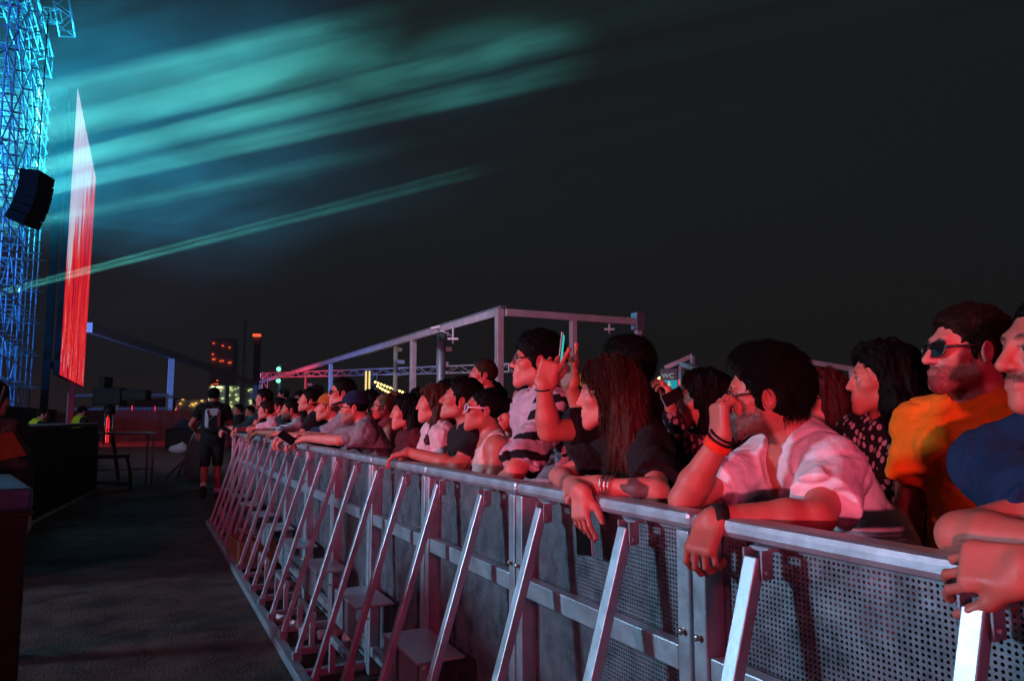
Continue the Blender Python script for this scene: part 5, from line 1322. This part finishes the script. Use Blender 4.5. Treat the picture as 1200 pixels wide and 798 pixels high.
p = at_w(962, 438, 19); t = thing('flood_lamp', 'small blue lamp below the pale canopy corner', 'lamp', (p.x, p.y, 0))
b = MB(); b.box((0, 0, p.z), (.16, .06, .05), None, .02); b.build('bulb', emit('blue_lamp', (.08, .3, 1), 2.0), t); b = MB(); b.tube([(0, .04, 0), (0, .04, p.z)], .02, 6); b.build('pole', MAT['black'], t)
# festoon bulbs
bulb = emit('festoon_bulb', (1, .72, .22), 3.0)
def festoon(label, pts, n, w_, r=.055):
    P_ = [at_w(x, y, w_) for x, y in pts]; t = thing('festoon_lights', label, 'string lights', P_[0], group='string lights behind the crowd')
    acc = [(b_ - a_).length for a_, b_ in zip(P_[:-1], P_[1:])]; tot = sum(acc); rel = [p - P_[0] for p in P_]
    m = MB(); m.tube(rel, .012, 5); m.build('cable', MAT['black'], t)
    for i in range(n):
        d = tot * (i + .5) / n; k = 0
        while k < len(acc) - 1 and d > acc[k]: d -= acc[k]; k += 1
        p = rel[k].lerp(rel[k + 1], d / acc[k]); m = MB(); m.ball(p - Vector((0, 0, r)), r, 8); m.build('bulb', bulb, t)
    for e in (P_[0], P_[-1]):
        m = MB(); q = e - P_[0]; m.tube([(q.x, q.y, -P_[0].z), (q.x, q.y, q.z + .05)], .025, 6); m.build('pole', MAT['black'], t)
festoon('upper row of warm bulbs sagging behind the dark heads', [(438, 445.5), (447, 449), (456, 452.5), (464, 455), (472, 458), (480, 461), (484, 463)], 13, 32)
festoon('lower shorter row of warm bulbs under the upper row', [(441, 450), (449, 455), (458, 459), (462, 462)], 7, 31)
t = None
p = at_w(431, 440, 33); t = thing('light_column', 'upright yellow lit column left of the warm bulbs', 'lamp', (p.x, p.y, 0))
for x in (-.08, .08): b = MB(); b.box((x, 0, p.z - .3), (.06, .06, 1.0), None, .01); b.build('light_strip', emit('strip_yellow', (1, .75, .25), 1.2), t)
b = MB(); b.box((0, .06, p.z / 2), (.26, .05, p.z + .4)); b.build('back_board', MAT['wood'], t)
p = at_w(328, 440, 70); t = thing('light_column', 'thin green lit column above the far end of the front row', 'lamp', (p.x, p.y, 0))
b = MB(); b.box((0, .1, p.z * .55), (.2, .12, p.z * 1.1 + 1)); b.build('mast', pbr('green_mast', (.1, .3, .2), .6), t)
for k in range(2): b = MB(); b.ball((-.15, -.1, p.z + .6 - 1.1 * k), .22, 8); b.build('bulb', emit('green_lamp', (.25, 1, .6), 1.6), t)
# ------------------------------------------------------------------ city and plant far away
WD = 190; kk = WD / F
def base_at(px, w_): p = at_w(px, 488, w_); return Vector((p.x, p.y, 0))
steel_far = pbr('far_concrete', (.6, .6, .6), .9)
def far_building(name, label, px0, px1, pytop, w_, mat=None):
    a = base_at((px0 + px1) / 2, w_); k = w_ / F; h_ = 1.4 + (488 - pytop) * k; wd = (px1 - px0) * k
    t = thing(name, label, 'building', a, -YAW + math.atan(((px0 + px1) / 2 - 600) / F) * -1 * 0)
    b = MB(); b.box((0, wd * .3, h_ / 2), (wd, wd * .6, h_)); b.build('wall', mat or steel_far, t); return t, wd, h_
t, wd, hh = far_building('tower_block', 'dark tower block with rows of red aviation lamps', 243, 270, 396, 320)
rl = emit('aviation_red', (1, .10, .03), 1.6); k = 320 / F
for x, y in ((247, 402), (258, 405), (266, 407), (246.5, 415), (247, 421), (249, 421), (256, 423), (259, 423), (266, 425), (268, 425)):
    b = MB(); b.box(((x - 256.5) * k, -.4, 1.4 + (488 - y) * k), (1.4 * k, .5, .9 * k)); b.build('aviation_lamp', rl, t)
t, wd, hh = far_building('chimney', 'tall dark chimney with a red lamp at its top', 294.5, 301.5, 392, 260, pbr('far_chimney', (.16, .15, .15), .8))
b = MB(); b.box((0, -.3, hh - .2), (wd * 1.15, wd * .8, .9)); b.build('aviation_lamp', rl, t)
t = thing('radio_mast', 'thin pale mast left of the chimney', 'mast', base_at(283.5, 200)); k = 200 / F
b = MB(); b.bar((0, 0, 0), (0, 0, 1.4 + (488 - 374) * k), .55, .55); b.build('mast', pbr('far_mast', (.3, .3, .3), .7), t)
b = MB(); b.bar((.3, 0, 1.4 + 70 * k), (.9, 0, 1.4 + 64 * k), .4, .4); b.build('bracket', MAT['steel_dark'], t)
yel = emit('plant_window', (.8, .95, .35), 1.1); amb = emit('plant_amber', (1, .55, .12), 1.4); rr = random.Random(4)
for i, (x0, x1, yt, lab, n, mt) in enumerate(((243, 263, 452, 'low industrial plant lit yellow green behind the walking man\'s head', 14, yel), (265, 280, 452, 'narrow industrial block speckled with pale green lamps', 22, yel), (283, 299, 455, 'dim industrial block with few lamps at the far end of the row', 8, yel), (205, 242, 468, 'low yard building with scattered amber lamps left of the walking man', 9, amb))):
    t, wd, hh = far_building('industrial_plant', lab, x0, x1, yt, 150 + 8 * i); k = (150 + 8 * i) / F
    for j in range(n):
        b = MB(); b.box((rr.uniform(-.46, .46) * wd, -.3, hh - rr.uniform(.2, 26 if mt is yel else 14) * k), (rr.uniform(.8, 2.6) * k, .3, rr.uniform(.7, 1.6) * k)); b.build('lit_window', mt, t)
    if i == 0:
        for x, y in ((247, 451), (250, 450), (253, 450), (253, 446)):
            b = MB(); b.box(((x - 253) * k, 0, 1.4 + (488 - y) * k), (1.2 * k, .4, 1.0 * k)); b.build('aviation_lamp', rl, t)
        for x in (249, 255, 258): b = MB(); b.ball(((x - 253) * k, -.5, 1.4 + (488 - 454) * k), (2.0 * k, .5, 1.3 * k), 8); b.build('flood_lamp', emit('plant_flood', (.85, 1, .5), 1.6), t)
# dark far treeline / hill
me = bpy.data.meshes.new('hill'); xs = np.linspace(-420, 420, 60)
V = []; Fc = []
for i, x in enumerate(xs):
    z = 9 + 4 * math.sin(x * .021) + 2.5 * math.sin(x * .067 + 1)
    V += [(x, 470, 0), (x, 490, z), (x, 560, 0)]
for i in range(len(xs) - 1):
    for j in range(2): Fc.append((3 * i + j, 3 * i + 3 + j, 3 * i + 4 + j, 3 * i + 1 + j))
me.from_pydata(V, [], Fc); tag(link('hill', me, pbr('dark_hill', (.02, .022, .02), .9)), kind='structure')
# ------------------------------------------------------------------ litter inside the barrier
t = thing('wooden_box', 'brown wooden box lying open between the struts', 'box', (XR - .22, at_z(368, 640, .12).y, 0), R(6))
b = MB()
for x in (-.16, .16): b.box((x, 0, .13), (.016, .52, .25))
for y in (-.25, .25): b.box((0, y, .13), (.30, .016, .25))
b.box((0, 0, .012), (.30, .48, .015)); b.build('boards', MAT['wood'], t)
b = MB(); b.box((.1, .02, .255), (.2, .54, .012), Matrix.Rotation(R(7), 3, 'Y')); b.build('lid', pbr('pale_wood', (.35, .22, .13), .7), t)
def bottle(px, py, label, rz, sq=1.0):
    p = at_z(px, py, .035); t = thing('plastic_bottle', label, 'bottle', (p.x, p.y, .035), rz, 'bottles dropped on the pit floor')
    rot = Matrix.Rotation(R(90), 3, 'Y')
    b = MB(); b.lathe([(.004, 0), (.03, .004), (.033, .02), (.030, .06), (.033, .09), (.033, .13), (.024, .165), (.013, .185), (.013, .20)], (0, 0, 0), 14, rot); b.build('body', MAT['glass_bottle'], t)
    b = MB(); b.lathe([(.0155, .0), (.0155, .018), (.013, .02)], (.198, 0, 0), 12, rot); b.build('cap', MAT['white'], t)
bottle(444, 755, 'clear crushed bottle by the nearest step foot', R(-30)); bottle(372, 744, 'clear bottle lying beside a base bar tie', R(10)); bottle(321, 724, 'clear bottle just outside the base bar', R(-60)); bottle(309, 660, 'clear bottle in front of the wooden box', R(40)); bottle(356, 745, 'small bottle stuck against the base bar near the frame bottom', R(80))
def cup(px, py, label, rz, col=(.6, .58, .6)):
    p = at_z(px, py, .03); t = thing('paper_cup', label, 'cup', (p.x, p.y, .032), rz, 'cups dropped on the pit floor')
    rot = Matrix.Rotation(R(86), 3, 'Y')
    b = MB(); n = 16
    b.lathe([(.026, 0), (.036, .095), (.033, .095), (.024, .004)], (0, 0, 0), n, rot); b.build('wall', pbr('paper', col, .6), t)
    b = MB(); b.tube([(.095 * math.cos(.07), .036 * math.cos(a), .036 * math.sin(a)) for a in np.linspace(0, 6.28, 17)], .002, 5, False); b.build('rim', MAT['white'], t)
cup(266, 645, 'flattened pale cup on the open pit floor left of the base bar', R(20)); cup(385, 662, 'pale cup under the far struts', R(100)); cup(300, 640, 'pale cup beside the wooden box', R(-30)); cup(405, 748, 'pale cup near the lower frame edge under the struts', R(60))

# added unseen blocker behind the camera, keeps the red lamp off the barrier
t = thing('light_blocker_row', 'row of black draped road cases in the pit, out of the photo', 'road case', (-4.0, -2.4, 0))
b = MB(); b.box((0, 0, .58), (5.8, .7, 1.14), None, .03); b.build('blocker_body', MAT['black'], t)
b = MB(); b.box((0, 0, 1.165), (5.86, .76, .03), None, .01); b.build('blocker_top', MAT['blackcloth'], t)
# ------------------------------------------------------------------ staff in the pit
hp = np.array(at_w(251, 464, 12.7)); s_ = hp[2] / 1.645
k = dict(head=hp, rz=R(-6), label='man in a black t-shirt and shorts walking away with a pale backpack', hyaw=-12, haircol=HB, hair='short', vol=.014, skin=TAN, shirt=BLACK, sleeve=.62, h=.009, lean=3, fit=.02, legend=.52, legmat=cloth((.014, .014, .017)), hem=.04, seed=51,
         group='staff in the pit', shoemat=cloth((.02, .02, .022)),
         legpose={-1: (V3(-.10, -.06, .50), V3(-.10, -.34, .21)), 1: (V3(.10, .06, .50), V3(.11, .03, .085))}, footdir={-1: V3(0, .35, -.94), 1: V3(.1, 1, 0)})
k['armL'] = dict(wrist=hp + V3(-.24, .12, -.62), hint=(-.6, -.5, -.6), hd=(.2, .6, -.6), curl=.6)
k['armR'] = dict(wrist=hp + V3(.33, .05, -.80), hint=(.5, -.5, -.3), hd=(0, .2, -1), curl=.6)
make_person(k); pM_ = k
ws = cloth((.72, .72, .74)); m = MB()
for q, kn in k['legs_'].items(): pass
for q in (-1, 1):
    kn, an = k['legs_'][q]; d = unit(kn - an)
    m = MB(); m.tube([an - d * .02, an + d * .05, an + d * .10], .046 * k['s'], 12, True, .050 * k['s']); m.build('sock', ws, k['obj'])
# backpack
J = k['J']; c = k['root'] + rotz(k['rz']) @ (J['chest'] * .55 + J['waist'] * .45 + V3(0, -.20, .04) * k['s'])
t = thing('backpack', 'small pale backpack with black straps worn by the walking man', 'backpack', tuple(c), k['rz'])
pm = cloth((.34, .37, .44)); bk = cloth((.012, .012, .014))
b = MB(); b.box((0, 0, .02), (.25, .11, .34), None, .05); b.build('bag', pm, t)
b = MB(); b.box((0, -.065, -.03), (.13, .03, .20), None, .012); b.build('front_pocket', bk, t)
b = MB(); b.bar((-.10, -.068, .17), (.0, -.068, -.14), .02, .01); b.bar((.10, -.068, .17), (.0, -.068, -.14), .02, .01); b.build('webbing', bk, t)
b = MB(); b.box((0, -.02, -.185), (.27, .10, .05), None, .015); b.build('base_strap', bk, t)
b = MB(); b.bar((-.07, -.085, -.03), (.02, -.085, .07), .03, .006); b.build('emblem', pm, t)
for q in (-1, 1): b = MB(); b.tube([(q * .10, .04, .17), (q * .11, .10, .24), (q * .115, .19, .22)], .018, 6); b.build('shoulder_strap', bk, t)
# yellow vested staff behind the riser
YEL = cloth((.40, .46, .02))
for i, (px, X_, lab, lk) in enumerate((((50, 486), 13.2, 'staff member in a yellow vest bending forward behind the riser, far left', 20), ((97, 482), 15.5, 'bearded staff member in a yellow vest upright behind the riser', 10))):
    hp = np.array(at_w(px[0], px[1], X_)); P_ = dict(head=hp, rz=R(-60), label=lab, hyaw=0 if i else -20, haircol=HB, hair='short', vol=.012, skin=PALE, shirt=cloth((.015, .015, .017)), sleeve=1.7, h=.010, lean=(22, 10)[i], beard=.8 if i else None, seed=52 + i, group='staff in the pit')
    make_person(P_); J = P_['J']; g = Grid(J['waist'] - .4, J['neck'] + .3, .011)
    for p, kq in torso_prims(J, P_): g.op(p, kq * P_['s'], off=.030)
    nk, u, f = J['neck'], J['u'], J['f']
    for q in (-1, 1): g.op(Ell(J['sh'][q] + J['x'] * q * .05, V3(.085, .13, .14), np.stack([J['x'], f, u], 1)), .01, 's')
    g.op(Cone(nk - u * .05 + f * .02, nk + u * .25, .085, .11), .01, 's')
    zz = J['hip'][2] + .02; g.apply(lambda d, x, y, z: np.maximum(d, zz - z + 0 * x))
    a, b_ = surface_nets(g); link('hi_vis_vest', np_mesh('vest', a, b_), YEL, P_['obj'])
# dark person at the left edge with an orange bag
hp = np.array(at_w(-8, 470, 4.4)); 
P_ = dict(head=hp, rz=R(-25), label='dark clothed crew member at the left frame edge, turned to the stage', hyaw=10, haircol=HB, hair='short', vol=.014, skin=OLIVE, shirt=cloth((.012, .012, .013)), sleeve=1.8, h=.008, lean=4, seed=56, group='staff in the pit'); make_person(P_)
bp = at_w(14, 522, 4.15)
t = thing('shoulder_bag', 'dull orange shoulder bag hanging at the left frame edge', 'bag', bp, R(-10))
b = MB(); b.poly([(-.09, 0, .07), (.0, 0, .075), (.045, 0, .0), (.075, 0, -.055), (-.06, 0, -.085)], .09, (0, 1, 0)); b.build('bag', cloth((.05, .017, .004)), t)
b = MB(); b.tube([(-.08, .03, .06), (-.10, .06, .20), (-.09, .12, .34)], .01, 6); b.build('strap', BLACK, t)
# ------------------------------------------------------------------ phones
def phone(c, up, face, label, lit=None, k=1.0):
    up = Vector(up).normalized(); face = Vector(face); face = (face - up * face.dot(up)).normalized(); x = up.cross(face)
    M = Matrix((x, -face, up)).transposed(); t = thing('phone', label, 'phone', c); t.rotation_euler = M.to_euler()
    b = MB(); b.box((0, 0, 0), (.074 * k, .009, .152 * k), None, .004); b.build('case', MAT['black'], t)
    b = MB(); b.box((0, 0, 0), (.0752 * k, .0055, .1532 * k), None, .0025); b.build('metal_rim', MAT['steel'], t)
    b = MB(); b.box((0, -.0052, 0), (.068 * k, .0012, .144 * k), None, .0004); b.build('display', lit or MAT['lens'], t)
    b = MB(); b.box((.018 * k, .0058, .055 * k), (.022, .003, .026), None, .001); b.build('camera_bump', MAT['lens'], t); return t
phone(at_x(684, 619, 1.149), (.02, .14, 1), (-1, -.04, 0), 'black phone hanging over the rail from the long haired woman\'s hand')
cyan_scr = emit('phone_picture', (.05, .62, .55), .9)
phone(at_w(657, 414, 2.80), (.16, .05, 1), (.82, -.57, -.05), 'phone with a cyan picture held up in two hands', cyan_scr)
phone(at_w(788, 465, 2.68), (.9, 0, .4), (.4, .8, 0), 'dark phone held up above the lace sleeve', None, .62)
hy = pH['head'][1]
phone(rail(hy + .38, -.20, .06), (-.6, .5, .45), (-.3, -.6, .7), 'dark phone lying in the hands of the navy cap man')
phone(rail(pA['head'][1] - .1, -.15, .05), (-.6, .5, .35), (-.3, -.6, .7), 'dark phone in the hands at the far end of the row')
# necklace and lanyard on the long haired woman
J = pQ['J']; tr = lambda v: Vector(pQ['root'] + rotz(pQ['rz']) @ v)
nk, f, u, x = J['neck'], J['f'], J['u'], J['x']
m = MB(); m.tube([tr(nk + x * q * .05 + f * (.085 + .015 * a) - u * (.02 + .30 * a)) for q, a in ((-1, 0), (-.9, .35), (-.8, .7), (-.75, 1))], .0045, 6); o = m.build('lanyard', cloth((.08, .14, .5)), None)
tag(o, 'blue lanyard cord hanging down the long haired woman\'s chest', 'lanyard')
m = MB(); m.tube([tr(nk + x * (.060 * math.cos(a)) + f * (.10 + .02 * abs(math.sin(a))) - u * (.02 + .13 * abs(math.sin(a)))) for a in np.linspace(0, math.pi, 16)], .006, 6); o = m.build('necklace', pbr('chain', (.6, .5, .48), .3, .8, 60, .5), None)
tag(o, 'chunky chain necklace on the long haired woman\'s black top', 'necklace')

# pale open edge of her over-shirt, two folds side by side
L_ = lambda v: Vector(v)
for q in (-.105, -.088):
    m = MB(); m.tube([L_(nk + x * q * .8 + f * .075 - u * .02), L_(nk + x * q + f * .128 - u * .12), L_(nk + x * q + f * .138 - u * .24), L_(nk + x * q * .95 + f * .125 - u * .36)], .0075, 8); m.build('shirt_edge', cloth((.62, .42, .44)), pQ['obj'])
# ------------------------------------------------------------------ drifting smoke and the light beams in it
def smoke_mat(dens, scale, lo=.40, hi=.68, floor=.10, edge=.55, stretch=(1, 1, 1)):
    m, t, out = nt('stage_smoke'); L = t.links.new
    v = N(t, 'ShaderNodeVolumePrincipled', inp={'Color': (.9, .95, .95, 1), 'Anisotropy': .2}); L(v.outputs[0], out.inputs['Volume'])
    tc = N(t, 'ShaderNodeTexCoord'); ob = tc.outputs['Object']
    mp = N(t, 'ShaderNodeMapping'); mp.inputs['Scale'].default_value = stretch; L(ob, mp.inputs[0])
    n = N(t, 'ShaderNodeTexNoise', inp={'Scale': scale, 'Detail': 4.0, 'Roughness': .62, 'Distortion': .35}); L(mp.outputs[0], n.inputs['Vector'])
    r = N(t, 'ShaderNodeMapRange', inp={1: lo, 2: hi, 3: floor, 4: 1.0}); L(n.outputs[0], r.inputs[0])
    ln = N(t, 'ShaderNodeVectorMath', operation='LENGTH'); L(ob, ln.inputs[0])
    ad = N(t, 'ShaderNodeMath', operation='MULTIPLY_ADD', inp={1: .5, 2: -.25}); L(n.outputs[0], ad.inputs[0])
    a2 = N(t, 'ShaderNodeMath', operation='ADD'); L(ln.outputs['Value'], a2.inputs[0]); L(ad.outputs[0], a2.inputs[1])
    f = N(t, 'ShaderNodeMapRange', interpolation_type='SMOOTHSTEP', inp={1: .97, 2: edge, 3: 0.0, 4: dens}); L(a2.outputs[0], f.inputs[0])
    mu = N(t, 'ShaderNodeMath', operation='MULTIPLY'); L(r.outputs[0], mu.inputs[0]); L(f.outputs[0], mu.inputs[1]); L(mu.outputs[0], v.inputs['Density'])
    return m
def smoke_bank(c, rx, ry, rz, mat, tilt=0):
    """an ellipsoidal bank of smoke: centre (photo pixel, distance), half sizes in metres"""
    b = bmesh.new(); bmesh.ops.create_icosphere(b, subdivisions=3, radius=1.05); me = bpy.data.meshes.new('smoke'); b.to_mesh(me); b.free()
    o = tag(link('smoke', me, mat, None, at_w(*c)), kind='stuff'); o.scale = (rx, ry, rz); o.rotation_euler = (0, R(tilt), -YAW); return o
BW = 26.0
smoke_bank((30, 130, BW), 15.2, 3.2, 11.0, smoke_mat(.020, 3.6, .43, .60, edge=.66, floor=.20, stretch=(.9, .4, 1.7)), -8)
smoke_bank((560, 85, BW), 5.2, 2.0, 2.2, smoke_mat(.012, 2.2, .36, .66, edge=.35, stretch=(.7, 1, 1.6), floor=.1), -14)
smoke_bank((225, 292, BW - 2), 8.5, 1.0, 1.1, smoke_mat(.010, 3.0, edge=.5, floor=.25, stretch=(2, 1, 1)), -14)
smoke_bank((470, 230, BW - 2), 3.6, 1.2, 1.4, smoke_mat(.008, 2.2, edge=.35, floor=.2), -14)
def spot(src, dst, ang, P, col, blend=.45, r=.05, name='stage_beam'):
    l = bpy.data.lights.new(name, 'SPOT'); l.energy = P; l.color = col; l.spot_size = R(ang); l.spot_blend = blend; l.shadow_soft_size = r
    o = bpy.data.objects.new(name, l); COL.objects.link(o); a = at_w(*src) if not isinstance(src, Vector) else src; b = at_w(*dst) if not isinstance(dst, Vector) else dst; o.location = a
    o.rotation_euler = (b - a).to_track_quat('-Z', 'Y').to_euler()
TEAL = (.14, .92, .80); PW = 4.6e6
def back(s0, d0, px):   # the same beam seen from a lamp further back along it
    k = (d0[1] - s0[1]) / (d0[0] - s0[0]); return (px, s0[1] + k * (px - s0[0]), s0[2])
for (s0, d0, ang, P) in [(back((-380, 305, BW), (450, 97, BW), -900), (450, 97, BW), 1.5, 2.9), (back((-380, 262, BW), (430, 62, BW), -900), (430, 62, BW), 1.9, 1.5), (back((-380, 318, BW + .6), (450, 132, BW), -900), (450, 132, BW), 1.2, 2.0),
                         (back((-380, 205, BW), (410, 24, BW), -900), (410, 24, BW), 1.4, 1.1), (back((-380, 345, BW + .6), (450, 178, BW), -800), (450, 178, BW), 1.1, .7), (back((-380, 225, BW), (350, 70, BW), -900), (350, 70, BW), 3.6, .6),
                         ((-380, 440, BW - 2), (395, 243, BW - 2), .75, 2.2)]:
    spot(s0, d0, ang, P * PW, TEAL)
spot((-420, 200, BW), (300, 120, BW), 38, 0.75e6, (.008, .24, .40), .95, .3, 'smoke_wash')
# even thin haze over the whole ground
m, t_, out = nt('night_haze'); v = N(t_, 'ShaderNodeVolumePrincipled', inp={'Color': (.95, .95, .97, 1), 'Density': HAZE, 'Anisotropy': .3}); t_.links.new(v.outputs[0], out.inputs['Volume'])
if HAZE > 0:
    b = MB(); b.box((0, 170, 39), (860, 800, 80)); tag(b.build('haze', m), kind='stuff')
# ------------------------------------------------------------------ light and render
w = bpy.data.worlds.new('World'); sc.world = w; w.use_nodes = True
bg = w.node_tree.nodes['Background']; bg.inputs[0].default_value = (.0086, .0084, .0085, 1); bg.inputs[1].default_value = 1.0
def area(name, loc, aim, col, P, size, size_y=None):
    l = bpy.data.lights.new(name, 'AREA'); l.energy = P; l.color = col; l.size = size
    if size_y: l.shape = 'RECTANGLE'; l.size_y = size_y
    o = bpy.data.objects.new(name, l); COL.objects.link(o); o.location = loc
    o.rotation_euler = (Vector(aim) - Vector(loc)).to_track_quat('-Z', 'Y').to_euler(); return o
spot(Vector((-9.8, -8.4, 1.30)), Vector((2.0, 5.0, 1.75)), 32, 8200, (1, .13, .22), .6, .16, 'red_stage_light')
spot(Vector((-2.8, -14, 5.2)), Vector((3.2, 4.5, 1.2)), 31, 2600, (1, .03, .14), .55, 1.0, 'red_stage_light')
area('blue_stage_light', (-11, 8.0, 3.8), (1.2, 3.0, .8), (.42, .72, 1), 1250, 1.4)
area('pink_stage_light', (-10, 3.5, 6.5), (1.6, 3.0, 1.4), (1, .30, .46), 280, 1.0)
spot(Vector((-2, 14, 10.5)), Vector((8.5, 27, 3.4)), 75, 4200, (.80, .68, 1), .5, .8, 'violet_stage_light')
spot(Vector((-13, 10, 3)), Vector((-5, 25, 8)), 62, 26000, (.02, .22, 1), .5, .6, 'scaffold_wash')
spot(Vector((-10, 40, 2)), Vector((1, 43.5, .8)), 60, 24000, (1, .06, .12), .6, .5, 'far_red_wash')
spot(Vector((-22, 42, 4)), Vector((10, 75, 9)), 70, 26000, (.20, .34, 1), .5, 1, 'far_canopy_wash')
sc.view_settings.view_transform = 'Standard'; sc.view_settings.look = 'None'; sc.view_settings.exposure = 0; sc.view_settings.gamma = 1
sc.render.engine = 'CYCLES'
sc.cycles.use_denoising = True
try: sc.cycles.denoiser = 'OPENIMAGEDENOISE'
except Exception: pass
sc.cycles.max_bounces = 4; sc.cycles.transparent_max_bounces = 16; sc.cycles.volume_bounces = 0
sc.cycles.sample_clamp_indirect = 3.0
